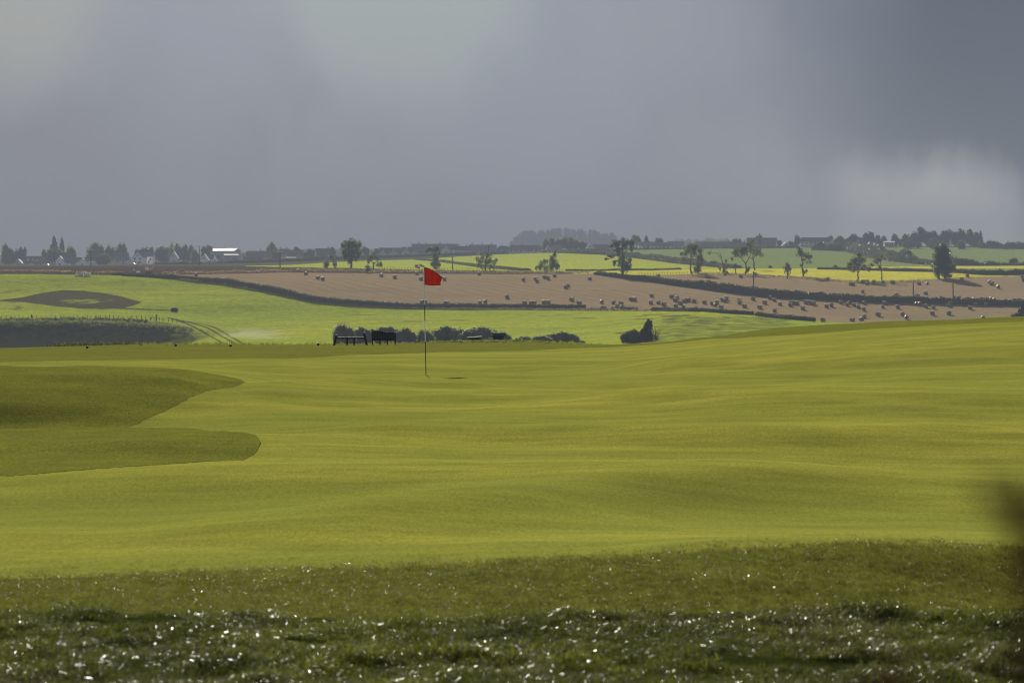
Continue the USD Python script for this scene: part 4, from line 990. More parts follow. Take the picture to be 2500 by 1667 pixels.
# gateway in the lower hedge
gp = at(1457, 757, 880, 1000); q = gp[1] / F
gt = thing('field_gate', 'pale field gate in the gap of the lower hedge', 'gate', gp)
for a in (-23, -14, 24, 9):
    s = MB(); s.box((a * q, 0, 3.5 * q), (0.25, 0.2, 9 * q)); obj('post', s.get(), 'pale_timber' if a in (-23, 24) else 'post_wood', gt)
for zz in (2, 4, 6):
    s = MB(); s.box((0, 0.02 * zz, zz * q), (46 * q, 0.06, 0.12)); obj('rail', s.get(), 'post_wood', gt)

# ------------------------------------------------------------------ straw bales
RB_, WB_ = 0.66, 1.24
prof = [(-WB_ / 2, 0.0), (-WB_ / 2 + 0.015, 0.3), (-WB_ / 2 - 0.01, 0.60), (-WB_ / 2 + 0.03, RB_ - 0.01), (-WB_ / 4, RB_), (0, RB_ - 0.012), (WB_ / 4, RB_), (WB_ / 2 - 0.03, RB_ - 0.01), (WB_ / 2 + 0.01, 0.60), (WB_ / 2 - 0.015, 0.3), (WB_ / 2, 0.0)]
def lathe_x(pr, seg=20, flat=0.0):
    V_ = []; g = np.random.default_rng(5)
    for x_, r_ in pr:
        for j in range(seg):
            a = 2 * math.pi * j / seg; rr = r_ * (1 + 0.025 * g.normal()); z_ = rr * math.cos(a); V_.append((x_, rr * math.sin(a), max(z_, -0.93 * RB_)))
    n = len(pr); f = []
    for i in range(n - 1):
        for j in range(seg):
            a, b = i * seg + j, i * seg + (j + 1) % seg; f += [[a, b, b + seg], [a, b + seg, a + seg]]
    return np.array(V_), np.array(f)
bale0 = None
BALES = [
 # (label of the spot, field lo, hi, [(u, centre row, kind)]) ; kind s = seen from the side, e = end on, q = between
 ('along the stubble top edge left of the flag', 960, 1190, [(479, 669, 's'), (747, 665.5, 's'), (776, 676, 's'), (788, 679, 's'), (931, 670, 'q'), (964, 675, 's'), (1018, 666, 's')]),
 ('of two beside the red flag', 960, 1190, [(1028, 679, 's'), (1085, 680, 's')]),
 ('half hidden behind the hedge left of the flag', 930, 1130, [(547, 682, 's'), (1031, 735.5, 's'), (1039, 735.5, 's'), (1090, 738.5, 'q')]),
 ('at the stubble top below the lime field', 960, 1200, [(1170, 667, 's'), (1278, 681, 'e'), (1308, 679, 's'), (1311, 685, 'e'), (1329, 674.5, 's'), (1338, 677, 'e'), (1354, 671, 's'), (1440, 678, 's')]),
 ('on mid slope between flag and gateway', 940, 1150, [(1381, 700, 's'), (1386, 696.5, 'q'), (1238, 723, 's'), (1396, 730.6, 'q')]),
 ('peeping over the bottom hedge right of the flag', 920, 1100, [(1172, 739, 's'), (1185, 737, 'e'), (1281, 740, 's'), (1296, 739.6, 's'), (1304, 740.2, 'q'), (1328, 739, 's'), (1339, 739, 's'), (1414, 740.5, 'q')]),
 ('around the gateway in the lower hedge', 900, 1100, [(1469, 737.7, 'e'), (1498, 739, 's'), (1516, 742, 'q'), (1507, 746.7, 's'), (1498, 751.5, 'q'), (1474, 750, 'q'), (1518, 748.6, 'e')]),
 ('above the gap between the short clipped hedges', 910, 1150, [(1541, 728.5, 's'), (1549.5, 729, 's'), (1591, 719.5, 's'), (1589, 739, 's'), (1607.5, 738.4, 's'), (1621, 743, 'q'), (1640, 722, 's'), (1653, 725.6, 's'), (1649, 731, 'q')]),
 ('in the dense scatter above the clipped hedges', 890, 1150, [(1673, 730, 's'), (1669, 732, 's'), (1681, 730, 's'), (1661.5, 739, 's'), (1695, 733, 'q'), (1650, 746, 's'), (1669, 749, 'e'), (1700.5, 751, 'e'), (1720, 736.5, 's')]),
 ('in the knot below left of the hedge pole', 890, 1150, [(1740, 740, 'q'), (1750, 736.5, 's'), (1746.5, 743, 'e'), (1761, 747.6, 's'), (1764, 730, 'q'), (1773, 727.5, 'q'), (1770, 732, 's'), (1805, 732, 'q'), (1805, 737, 's'), (1818, 746, 'q')]),
 ('below right of the pole in the thick hedge', 880, 1150, [(1839, 729, 's'), (1867, 738, 's'), (1855, 748.6, 'q'), (1879, 727, 'e'), (1891, 732, 's'), (1904, 741, 's'), (1891, 757, 's')]),
 ('in the close band right of the hedge pole', 880, 1150, [(1930, 739, 's'), (1930, 744, 'q'), (1937, 739, 's'), (1946, 740, 's'), (1960, 752, 's'), (1968, 738, 's'), (1979, 738, 's'), (1985.5, 739, 'q'), (1983, 740.5, 'q')]),
 ('in the lowest scatter just above the green', 850, 1100, [(1931, 772, 'q'), (1986, 783, 's'), (2009, 782.6, 'e'), (2081, 781, 'q'), (2103.6, 779, 'e'), (2110.5, 772, 's'), (2144, 767, 'q'), (2204, 767, 's'), (2213, 774, 'e'), (2400, 775.5, 'e')]),
 ('under the thick hedge, below the spreading tree', 880, 1150, [(2018, 746.6, 's'), (2030, 745, 's'), (2053, 737.5, 's'), (2075, 736.5, 'e'), (2069, 743, 's'), (2085.6, 744, 's'), (2094, 745, 's'), (2095, 748.6, 's'), (2109, 755, 's'), (2109.5, 738, 's')]),
 ('under the thick hedge near the right edge', 880, 1150, [(2155, 747.6, 's'), (2160, 738.5, 's'), (2192, 748.6, 's'), (2237.6, 740, 'e'), (2245, 741, 'e'), (2261, 746, 's'), (2279, 748.6, 's'), (2315, 743, 'q'), (2320, 738, 'e'), (2381, 740.5, 'q'), (2406, 741.5, 's'), (2368.6, 749.5, 's'), (2276.6, 765, 's'), (2317, 764, 's')]),
 ('along the yellow crop, left of the hedge pole', 980, 1240, [(1607.5, 671, 's'), (1657, 685, 'e'), (1725, 671, 's'), (1728, 673.5, 's'), (1772, 664, 'q'), (1770, 668, 'e'), (1809, 674, 'q'), (1843, 668.6, 's')]),
 ('on upper stubble near the spreading tree', 970, 1240, [(2021, 680, 's'), (2076, 693.5, 's'), (2083, 693.5, 'q'), (2106, 710, 's'), (2107.6, 687, 's'), (2117, 686.4, 's'), (2117, 691.6, 's'), (2134, 687, 's'), (2156, 688, 's'), (2180, 688, 's')]),
 ('on upper stubble between the right hand poles', 960, 1240, [(2189, 719, 's'), (2196, 723, 'q'), (2233.6, 723, 'q'), (2240, 721, 'q'), (2244, 691, 'q'), (2264, 690.5, 'e'), (2260, 714, 's')]),
 ('on upper stubble right of the large dark tree', 970, 1260, [(2348, 680, 's'), (2357, 688, 'q'), (2362, 672, 's'), (2416.6, 687, 'e'), (2423.5, 689, 's'), (2420, 692, 's'), (2437, 699.6, 'e'), (2496, 673.6, 's'), (2499, 682, 'e')]),
 ('in the line above the thick hedge, right', 940, 1200, [(2330, 726, 'e'), (2341, 725.8, 's'), (2360, 727.4, 's'), (2365, 728, 'q'), (2377, 729.5, 'e'), (2389, 730, 's'), (2396.6, 728.6, 'q'), (2405, 729.4, 's'), (2411, 729.6, 'q'), (2419, 729, 'e'), (2427, 730.4, 'e'), (2454, 732, 's'), (2478, 732, 'q'), (2490, 732, 'q')]),
]
ORD = ['leftmost', 'second from left', 'third from left', 'fourth from left', 'fifth from left', 'sixth from left', 'seventh from left', 'eighth from left', 'ninth from left', 'tenth from left', 'eleventh from left', 'twelfth from left', 'thirteenth from left', 'fourteenth from left']
gb = np.random.default_rng(77)
for place, lo, hi, items in BALES:
    order = sorted(range(len(items)), key=lambda i: (items[i][0], -items[i][1]))
    for rank, i in enumerate(order):
        u, v, kd = items[i]
        p = at(u, v + 4.6, lo, hi)
        rz = {'s': 0.0, 'e': math.pi / 2, 'q': math.pi / 4}[kd] + gb.normal() * 0.22
        word = 'rightmost' if rank == len(items) - 1 else ORD[rank]
        look = {'s': 'side-on straw bale', 'e': 'end-on straw bale', 'q': 'angled straw bale'}[kd]
        lab = f'{look}, {word} {place}'
        s = 0.96 + gb.normal() * 0.035
        z = p + [0, 0, 0.60 * s]
        if bale0 is None:
            bale0 = thing('straw_bale', lab, 'straw bale', z, rz, 'round straw bales on the stubble', (s, s, s))
            obj('roll', lathe_x(prof[1:-1]), 'straw', bale0, smooth=45)
            for sg in (-1, 1):
                a = np.linspace(0, 2 * math.pi, 20, endpoint=False); ring = lambda r, x_: np.stack([0 * a + x_, r * np.sin(a), np.maximum(r * np.cos(a), -0.93 * RB_)], -1)
                rr = [0.0, 0.15, 0.3]; V_ = np.vstack([ring(r, sg * (WB_ / 2 - 0.012 + 0.02 * (k % 2))) for k, r in enumerate((0.02, 0.12, 0.22, 0.305))])
                f = tri(np.array([[k * 20 + j, k * 20 + (j + 1) % 20, (k + 1) * 20 + (j + 1) % 20, (k + 1) * 20 + j] for k in range(3) for j in range(20)]))
                obj('end_face', (V_, np.vstack([f, f[:, ::-1]])), 'straw_end', bale0)
        else:
            dup(bale0, z, rz, lab, scale=(s, s, s))
# black wrapped heap by the right hand trees and a sheet of plastic
# ------------------------------------------------------------------ trees of the field boundary
YT = 1120
def btree(label, u, v, limbs, blobs, Yt=None, name='field_tree', leafm='tree_leaf', dens=1.15, cat='tree', size=0.30, barkm='bark'):
    y = Yt or float(dist_of(u, v, 1020, 1300))
    return tree_px(name, label, cat, u, v, y, limbs, blobs, leafm, barkm, size, dens, None, np.random.default_rng(int(u)))
btree('pair of low dark bushes left of the tall round headed tree', 804, 655, [([(-6, 0), (-6, 14)], 2, 1), ([(14, 0), (13, 16)], 2, 1)], [(-6, 10, 8, 10), (-9, 6, 5, 6), (8, 22, 5, 8), (14, 14, 5, 9), (15, 6, 4, 5), (4, 27, 3, 4)], name='bush_pair', cat='bush')
btree('tall round headed tree on a short trunk, left of the flag', 857.5, 656, [([(0, 0), (0, 14), (1, 30)], 6, 4), ([(0, 14), (-10, 34), (-14, 52)], 3, 1), ([(1, 16), (10, 36), (14, 50)], 3, 1), ([(1, 28), (2, 60)], 3, 1)],
      [(-12, 44, 12, 16), (8, 52, 15, 18), (0, 62, 14, 11), (-16, 58, 7, 8), (18, 38, 7, 14), (-15, 28, 6, 9), (0, 36, 10, 14), (-4, 20, 6, 8), (12, 24, 6, 8), (20, 58, 5, 8), (-18, 40, 5, 8)], dens=1.5)
btree('small apple shaped tree with drooping right side, left of the flag', 913, 656, [([(0, 0), (-1, 9), (0, 16)], 4, 3), ([(0, 10), (-8, 22)], 2, 1), ([(0, 12), (8, 20), (14, 14)], 2, 1)], [(-8, 24, 9, 9), (0, 30, 8, 6), (6, 24, 6, 6), (14, 13, 6, 7), (-14, 18, 4, 5), (8, 8, 3, 3), (17, 8, 3, 4)])
btree('small pale green rounded bush in front of the dark verge', 898, 666, [([(0, 0), (0, 8)], 1.5, 1)], [(0, 12, 8, 5.5), (-3, 8, 4, 4), (4, 8, 4, 4)], name='bush', cat='bush', leafm='tree_leaf_light', dens=2.2)
btree('small clipped looking dark bush just left of the flag top', 1022, 656, [([(0, 0), (0, 5)], 1.2, .8)], [(0, 7, 6.5, 5), (10, 5, 3, 2)], name='bush', cat='bush', dens=2)
btree('narrow ivy clad tree with a lopsided top, right above the flag', 1063, 657, [([(0, 0), (0, 18), (-2, 40)], 4, 2), ([(-2, 40), (-12, 50), (-22, 44)], 1.6, .6)], [(0, 8, 9, 8), (1, 20, 8, 9), (0, 32, 7, 9), (-4, 44, 9, 7), (-14, 46, 7, 5), (-22, 43, 4, 3), (3, 50, 6, 5), (8, 38, 3, 5), (-8, 12, 4, 4), (9, 10, 3, 5)], leafm='ivy_leaf', dens=1.6)
btree('broad half dead tree with bare spikes above weeping foliage', 1185, 662, [([(0, 0), (0, 20), (2, 38), (8, 52), (10, 66)], 5, .8), ([(0, 22), (-10, 42), (-12, 52)], 2.4, .5), ([(2, 30), (12, 44), (22, 50)], 2, .5), ([(0, 18), (-14, 30), (-20, 20)], 2, .8), ([(0, 16), (16, 28), (22, 16)], 2, .8), ([(-4, 30), (-18, 46)], 1.2, .4), ([(4, 42), (0, 60)], 1.2, .4)],
      [(-12, 26, 8, 7), (-16, 14, 6, 8), (16, 26, 8, 9), (22, 15, 6, 9), (0, 34, 9, 6), (8, 40, 6, 4), (-6, 10, 5, 6), (12, 10, 4, 6), (-20, 30, 4, 5), (4, 20, 6, 8), (26, 26, 3, 5)], dens=0.85)
btree('leafy tree leaning right with a weeping bush at its left, before the lime field', 1346, 663, [([(0, 0), (0, 16), (4, 34), (10, 48)], 4, 1), ([(-14, 0), (-16, 18), (-8, 26)], 2, 1)], [(2, 14, 9, 13), (8, 24, 9, 11), (2, 32, 7, 8), (10, 42, 6, 6), (14, 12, 6, 9), (9, 48, 4, 3), (-14, 24, 8, 7), (-22, 16, 8, 10), (-30, 8, 6, 8), (-14, 8, 5, 7), (-36, 10, 3, 5)], dens=1.1)
btree('tall ragged ivied tree where the thick hedge begins, with long side limbs', 1521, 669, [([(0, 0), (-2, 22), (0, 48), (-2, 72)], 7, 2), ([(-1, 40), (-14, 48), (-30, 40), (-42, 34)], 3, .8), ([(0, 46), (12, 62), (20, 78)], 3, 1), ([(-1, 50), (-14, 66), (-26, 76)], 3, 1), ([(-10, 46), (-16, 30), (-24, 18)], 1.6, .5)],
      [(0, 12, 10, 10), (10, 20, 9, 11), (2, 32, 11, 12), (13, 14, 6, 6), (-8, 26, 6, 8), (-2, 80, 13, 8), (16, 78, 9, 7), (-22, 74, 10, 8), (-14, 62, 9, 8), (2, 68, 9, 9), (20, 66, 5, 8), (-32, 42, 9, 6), (-40, 36, 4, 4), (-22, 26, 5, 7), (-28, 66, 5, 6), (-10, 50, 7, 7), (14, 34, 6, 7), (24, 76, 4, 5)], leafm='ivy_leaf', dens=1.25)
btree('twin trunked tree, one bare trunk and one wrapped in ivy, before the pale pasture', 1687, 669, [([(2, 0), (-1, 20), (0, 44), (4, 66)], 5, 1), ([(16, 0), (16, 30), (20, 56)], 5, 1), ([(0, 34), (-12, 44), (-20, 36)], 2, .6), ([(0, 46), (-10, 60)], 2, .7), ([(2, 40), (12, 60)], 2, .7)],
      [(17, 14, 9, 10), (20, 28, 10, 11), (22, 40, 8, 9), (10, 10, 4, 6), (-2, 66, 14, 10), (12, 66, 10, 9), (-14, 52, 9, 8), (22, 58, 8, 8), (4, 52, 10, 9), (-20, 38, 6, 5), (-22, 48, 4, 4), (28, 30, 4, 7)], dens=1.1)
btree('dead leaning trunk with one crooked bare limb reaching left', 1767, 669, [([(0, 0), (0, 16), (-6, 36), (-10, 54)], 5, .8), ([(-6, 40), (-16, 50), (-28, 52), (-36, 48)], 1.8, .6), ([(0, 14), (6, 24)], 2, 1)], [(4, 20, 7, 9), (6, 30, 4, 5), (-8, 14, 4, 6), (-34, 52, 4, 4), (2, 8, 5, 6)], name='dead_tree', dens=0.7)
btree('bare broken stump of a tree standing in the yellow crop edge', 1796, 669, [([(0, 0), (-1, 12), (-1, 26)], 3.4, 1.6)], [(1, 24, 1.5, 2)], name='tree_stump', cat='tree stump')
tw = [([(0, 0), (2, 18), (-2, 30), (-14, 46)], 5, 1), ([(0, 26), (10, 44), (14, 60)], 2.5, 1), ([(-8, 38), (-26, 48), (-34, 40)], 1.6, .6)]
btree('crooked tree leaning left over the stubble, left one of the crossing pair', 1821, 670, tw, [(4, 10, 5, 7), (-14, 52, 12, 9), (-26, 48, 9, 9), (-32, 38, 4, 5), (0, 58, 12, 10), (-8, 64, 9, 7), (-24, 60, 6, 5), (8, 14, 4, 5)], dens=1.0)
btree('tall spreading tree, right one of the crossing pair above the pole', 1843, 658, [([(0, 0), (-3, 18), (-6, 32), (-4, 50)], 4.5, 1), ([(-5, 28), (-16, 32), (-22, 44)], 2, .8), ([(-4, 30), (10, 42)], 2, .8)], [(-8, 56, 12, 12), (4, 46, 11, 9), (14, 38, 7, 5), (-4, 66, 8, 7), (10, 46, 7, 6), (-18, 46, 7, 8), (-14, 64, 6, 6), (0, 38, 6, 4)], dens=1.1)
btree('small egg shaped bushy tree at the corner of the yellow crop', 1923, 673, [([(0, 0), (0, 14), (0, 24)], 1.6, .6)], [(0, 10, 7, 8), (-3, 20, 7, 7), (4, 21, 6, 7), (0, 28, 4, 4), (8, 16, 3, 4)], dens=1.2)
btree('upright tree with open branching over the yellow crop', 1961, 675, [([(0, 0), (-2, 20), (-2, 36), (-8, 60)], 4.5, 1), ([(-1, 28), (8, 44), (16, 50)], 2, .7), ([(0, 18), (-8, 28)], 1.5, .7)], [(1, 12, 6, 7), (8, 14, 3, 4), (-8, 62, 7, 8), (-4, 54, 10, 8), (8, 50, 10, 8), (18, 46, 5, 6), (14, 36, 6, 5), (-12, 70, 4, 6), (2, 40, 5, 4), (-6, 28, 3, 3)], dens=1.0)
btree('spreading oak shaped tree in front of the yellow crop', 2095, 687, [([(0, 0), (-1, 14), (0, 26)], 4.5, 3), ([(0, 22), (-12, 36), (-20, 34)], 2, .8), ([(0, 24), (4, 48), (6, 62)], 2.5, .8), ([(0, 22), (14, 36), (26, 28)], 2, .8)],
      [(0, 52, 12, 12), (4, 66, 7, 7), (-14, 44, 10, 10), (-24, 32, 7, 8), (12, 48, 10, 10), (20, 34, 9, 6), (29, 28, 6, 5), (-12, 28, 6, 6), (8, 34, 7, 6), (-22, 44, 5, 5), (-4, 40, 9, 8)], dens=0.95)
btree('thin sparse tree with a tufted top, right of the spreading oak', 2154, 685, [([(0, 0), (-2, 18), (-6, 34), (-4, 50), (0, 62)], 3.4, .8), ([(-6, 34), (-16, 44), (-24, 44)], 1.5, .5), ([(-4, 26), (4, 28)], 1.2, .5)], [(-6, 52, 7, 6), (0, 60, 5, 4), (-16, 46, 7, 6), (-24, 40, 5, 5), (-4, 32, 5, 5), (5, 26, 3, 2.5), (6, 52, 3, 3)], dens=0.9)
btree('large dark dense tree with two trunks near the right edge', 2302, 680, [([(-10, 0), (-10, 20), (-8, 50)], 6, 2), ([(6, 0), (6, 24)], 6, 3)],
      [(-6, 72, 13, 12), (4, 76, 8, 8), (-8, 54, 16, 14), (8, 52, 14, 16), (12, 34, 14, 14), (-10, 34, 14, 14), (2, 22, 16, 12), (-16, 20, 8, 9), (18, 24, 12, 9), (26, 26, 6, 6), (-12, 10, 6, 7), (10, 10, 10, 8), (-4, 44, 14, 14)], leafm='ivy_leaf', dens=1.7)
conifer('fir_tree', 'dark fir tree cut off by the right edge of the picture', 2503, 46, 733, 782, 905, size=0.4, dens=2.2)
bush('bush', 'grassy dark mound at the right end of the thick hedge, beside the fir', 2478, 776, 925, 30, 10, 'hedge_leaf', n=500, size=0.25, seed=60)

# ------------------------------------------------------------------ telegraph poles and wires
POLES = [(134, 649, 614.5, 1700, 'pole in front of the white gabled house on the left', True), (222, 651, 610.5, 1500, 'pole left of the round village tree, above the ploughed soil', True),
         (487, 648.5, 600.5, 1560, 'tall pole left of the white roofed barns', True), (684, 657, 615, 1230, 'pole beside the heap of tan grass', True),
         (1105, 658, 625.5, 1180, 'pole in the lime field right of the flag', True), (1840, 706, 662, 1010, 'pole standing in the thick dark hedge', False),
         (1923, 682, 645, 1130, 'pole in front of the small egg shaped tree', False), (2230, 724, 690, 1005, 'pole above the thick hedge, left one of the right hand two', False), (2327, 724, 690, 1005, 'pole above the thick hedge near the right edge', False)]
tips = {}
for i, (u, vb, vt, y0, lab, arms) in enumerate(POLES):
    y = y0 if i < 3 else float(dist_of(u, vb, 940, 1320))
    p = spot(u, y); h = ZC + (HOR - vt) / F * y - p[2]
    t = thing('telegraph_pole', 'wooden telegraph ' + lab, 'telegraph pole', p, 0, 'telegraph poles across the fields')
    s = MB(); s.tube([(0, 0, -0.5), (-0.012 * h, 0, h)], [0.25, 0.19], 8); obj('pole', s.get(), 'pole_wood', t, smooth=True)
    if arms:
        s = MB(); s.box((-0.012 * h, 0, h - 0.25), (2.0, 0.14, 0.14)); obj('crossarm', s.get(), 'pole_wood', t)
        for a in (-0.9, 0.0, 0.9):
            s = MB(); s.tube([(a - 0.012 * h, 0, h - 0.18), (a - 0.012 * h, 0, h + 0.28)], [0.22, 0.15], 8); obj('insulator', s.get(), 'insulator', t, smooth=True)
    tips[i] = p + [0, 0, h + 0.2]
def wire(a, b, label):
    s = np.linspace(0, 1, 20)[:, None]; P = a * (1 - s) + b * s; P[:, 2] -= 2.2 * (1 - (2 * s[:, 0] - 1) ** 2)
    t = thing('overhead_wire', label, 'wire', P[0]); P = P - P[0]
    for o in (-0.9, 0.0, 0.9):
        m = MB(); m.tube(P + [o, 0, 0], 0.02, 3); obj('strand', m.get(), 'wire', t)
wire(tips[0], tips[1], 'overhead wires between the two leftmost telegraph poles')
wire(tips[1], tips[2], 'overhead wires from the second pole to the tall pole by the barns')
wire(tips[2], tips[3], 'overhead wires from the tall pole by the barns to the pole by the tan heap')
wire(tips[3], tips[4], 'overhead wires from the tan heap to the pole in the lime field')

# ------------------------------------------------------------------ the village
YV = 2260
def house(label, u0, u1, ridge, eave, base, mode='side', wall='grey_wall', roof='slate', Y=YV, rot=0.0, chim=(), gables=(), wins=4, storeys=1, depth=7.5, hip=0.0, rooflights=(), name='house', door=True, seed=0, over=0.3):
    """mode side: ridge runs across the view; mode gable: gable wall faces the view. Rows ridge, eave and base as seen in the frame."""
    g = np.random.default_rng(6000 + int(u0)); q = Y / F
    u = (u0 + u1) / 2; p = spot(u, Y); zz = lambda v: ZC + (HOR - v) / F * Y - p[2]
    if zz(base) < 0: p[2] += zz(base)
    t = thing(name, label, 'house' if name == 'house' else name.replace('_', ' '), p, rot)
    W = (u1 - u0) * q; zr, ze = zz(ridge), zz(eave); zb = -0.6
    def block(cx, W, D, zr, ze, along, cy=0.0, hip=0.0):
        """walls and roof of one gabled block; along: ridge direction x or y"""
        a, b = (W / 2, D / 2)
        wv, wf = [], []
        base4 = [(-a, -b), (a, -b), (a, b), (-a, b)]
        wv = [(x, y, zb) for x, y in base4] + [(x, y, ze) for x, y in base4]
        wf = [[0, 1, 5], [0, 5, 4], [1, 2, 6], [1, 6, 5], [2, 3, 7], [2, 7, 6], [3, 0, 4], [3, 4, 7]]
        if along == 'x':
            wv += [(-a + hip, 0, zr - 0.05), (a - hip, 0, zr - 0.05)]; wf += [[4, 8, 7], [5, 6, 9]]
        else:
            wv += [(0, -b + hip, zr - 0.05), (0, b - hip, zr - 0.05)]; wf += [[4, 5, 8], [6, 7, 9]]
        wv = np.array(wv, float) + [cx, cy, 0]; obj('wall', (wv, np.array(wf)), wall, t)
        m = MB(); th = 0.16
        if along == 'x':
            sl = (zr - ze) / b
            for sg in (-1, 1):
                lo = [(-a - over, sg * (b + over), ze - over * sl), (a + over, sg * (b + over), ze - over * sl), (a + over - hip, 0, zr), (-a - over + hip, 0, zr)]
                lo = np.array(lo, float) + [cx, cy, 0.02]; m.add(np.vstack([lo, lo + [0, 0, th]]), [[0, 1, 2], [0, 2, 3], [4, 6, 5], [4, 7, 6], [0, 5, 1], [0, 4, 5], [1, 6, 2], [1, 5, 6], [2, 7, 3], [2, 6, 7], [3, 4, 0], [3, 7, 4]])
            if hip:
                for sg in (-1, 1):
                    lo = np.array([(sg * (a + over), -b - over, ze - over * sl), (sg * (a + over), b + over, ze - over * sl), (sg * (a + over - hip), 0, zr)], float) + [cx, cy, 0.1]
                    m.add(lo, [[0, 1, 2], [0, 2, 1]])
        else:
            sl = (zr - ze) / a
            for sg in (-1, 1):
                lo = [(sg * (a + over), -b - over, ze - over * sl), (sg * (a + over), b + over, ze - over * sl), (0, b + over, zr), (0, -b - over, zr)]
                lo = np.array(lo, float) + [cx, cy, 0.02]; m.add(np.vstack([lo, lo + [0, 0, th]]), [[0, 1, 2], [0, 2, 3], [4, 6, 5], [4, 7, 6], [0, 5, 1], [0, 4, 5], [1, 6, 2], [1, 5, 6], [2, 7, 3], [2, 6, 7], [3, 4, 0], [3, 7, 4]])
        return obj('roof', m.get(), roof, t), wv
    def win(cx, cz, y, w=1.1, h=1.2):
        s = MB(); s.box((cx, y - 0.02, cz), (w + 0.24, 0.10, h + 0.24)); fr = obj('window', s.get(), 'white_wall' if wall != 'white_wall' else 'pale_timber', t)
        s = MB(); s.box((cx, y - 0.075, cz), (w, 0.04, h)); obj('pane', s.get(), 'window_glass', fr)
    D = depth if mode == 'side' else max(depth, 9)
    rf, _ = block(0, W, D, zr, ze, 'x' if mode == 'side' else 'y', hip=hip)
    sh = (ze - max(0, zz(base))) / storeys
    for st_ in range(storeys):
        z_ = max(0, zz(base)) + sh * (st_ + 0.55)
        for k in range(wins):
            win(-W / 2 + W * (k + 0.5) / wins, z_, -D / 2, min(1.2, W / wins * 0.5), min(1.3, sh * 0.5))
    if mode == 'gable' and zr - ze > 2.2: win(0, ze + (zr - ze) * 0.3, -D / 2, 0.9, 1.0)
    if door:
        s = MB(); s.box((W * 0.5 / max(1, wins) * 0.0 + W * 0.07, -D / 2 - 0.03, max(0, zz(base)) + 1.0), (0.95, 0.10, 2.0)); obj('door', s.get(), 'dark_timber', t)
    for cu in chim:
        x_ = (cu - u) * q; s = MB(); s.box((x_, 0, zr + 0.35), (1.0, 0.8, 1.9)); c = obj('chimney', s.get(), 'stone_wall', t)
        for o in (-0.25, 0.25):
            s = MB(); s.tube([(x_ + o, 0, zr + 1.25), (x_ + o, 0, zr + 1.75)], 0.14, 6); obj('chimney_pot', s.get(), 'brown_tile', c)
    for (gu, gw, gr, ge) in gables:
        w_ = gw * q; block((gu - u) * q, w_, 3.4 + D / 2, zz(gr), zz(ge), 'y', cy=-(3.4 + D / 2) / 2 - 0.0)
        win((gu - u) * q, zz(ge) - 1.3, -(3.4 + D / 2), min(1.4, w_ * 0.4), 1.1)
    for (lu, lv) in rooflights:
        f_ = (zz(lv) - ze) / (zr - ze); y_ = -D / 2 * (1 - f_); an = math.atan2(zr - ze, D / 2)
        s = MB(); s.box(((lu - u) * q, y_ - 0.10, zz(lv) + 0.16), (1.1, 1.3, 0.10), rx=an); obj('rooflight', s.get(), 'skylight_glass', t)
    return t


house('long low dark roofed house with three bright rooflights at the far left', 52, 108, 626, 643, 650, 'side', 'grey_wall', 'slate', rot=-0.1, gables=((84, 14, 639, 646),), rooflights=((70, 635), (82, 635), (93, 635.5)), wins=5, hip=2.0)
house('small grey gabled house left of the rooflit house', 36, 56, 633, 643, 651, 'gable', 'stone_wall', 'slate', wins=1, Y=2240)
house('white house with two pale gables and a dark roof between, left of the second pole', 136, 218, 629, 641, 650, 'side', 'white_wall', 'slate', gables=((149, 29, 625.5, 641), (204, 31, 630.5, 642)), wins=5, Y=2200)
house('house with a dark roof half hidden by trees, left of the white house', 280, 314, 618, 635, 645, 'side', 'stone_wall', 'slate', rot=0.25, wins=3, Y=2300)
house('tall white house with a broad gable among the left hand trees', 328, 354, 614.5, 628, 645, 'gable', 'white_wall', 'slate', rot=-0.25, wins=2, storeys=2, depth=9)
house('white walled wing with a dark roof joined to the tall white gable', 352, 376, 616, 626, 643, 'side', 'white_wall', 'slate', rot=-0.1, wins=2, Y=2275)
house('low white roofed shed beside the second pole', 218, 238, 639, 641.5, 648, 'side', 'white_wall', 'barn_sheet', wins=0, door=False, Y=2150, name='shed', depth=5)
house('grey gable peeping between trees left of the tall pole', 414, 436, 614, 630, 644, 'gable', 'grey_wall', 'slate', wins=1, Y=2300)
house('small white steep gabled house right of the tall pole', 490, 510, 620, 635, 646, 'gable', 'white_wall', 'slate', wins=1, Y=2150)
house('low dark roofed cottage right of the steep white gable', 508, 532, 624, 634, 646, 'side', 'white_wall', 'slate', wins=3, Y=2170, gables=((527, 9, 619, 632),))
house('larger barn with a bright white roof above the village', 516, 556, 607.5, 614, 632, 'side', 'barn_wall', 'barn_sheet', wins=0, storeys=1, Y=2330, depth=26, name='barn')
house('second white roofed barn at the right of the larger one', 552, 580, 607, 613.5, 630, 'side', 'barn_wall', 'barn_sheet', wins=0, Y=2315, depth=26, name='barn', rot=-0.12)
house('grey flat fronted workshop below the white roofed barns', 548, 582, 621, 623, 642, 'side', 'barn_wall', 'slate', wins=2, Y=2230, name='workshop', depth=10)
house('small pale shed between the barns and the brown bungalow', 588, 602, 616, 619, 632, 'side', 'grey_wall', 'grey_tile', wins=1, Y=2280, name='shed')
house('long brown roofed bungalow with one chimney right of the barns', 602, 662, 613.5, 626, 645, 'side', 'stone_wall', 'brown_tile', wins=6, chim=(636,), Y=2240, depth=9)
house('dark bungalow in front of the long brown roofed one', 598, 640, 627, 637, 646, 'side', 'grey_wall', 'slate', wins=4, Y=2150, rot=0.1)
house('two storey dark house with two chimneys behind the fourth pole', 683, 706, 608, 620, 640, 'side', 'stone_wall', 'brown_tile', wins=3, storeys=2, chim=(685, 700), Y=2260)
house('steep roofed house with a gable, right of the two chimney house', 706, 740, 611, 628, 640, 'side', 'stone_wall', 'brown_tile', wins=2, gables=((733, 18, 614, 630),), Y=2240, rot=-0.1)
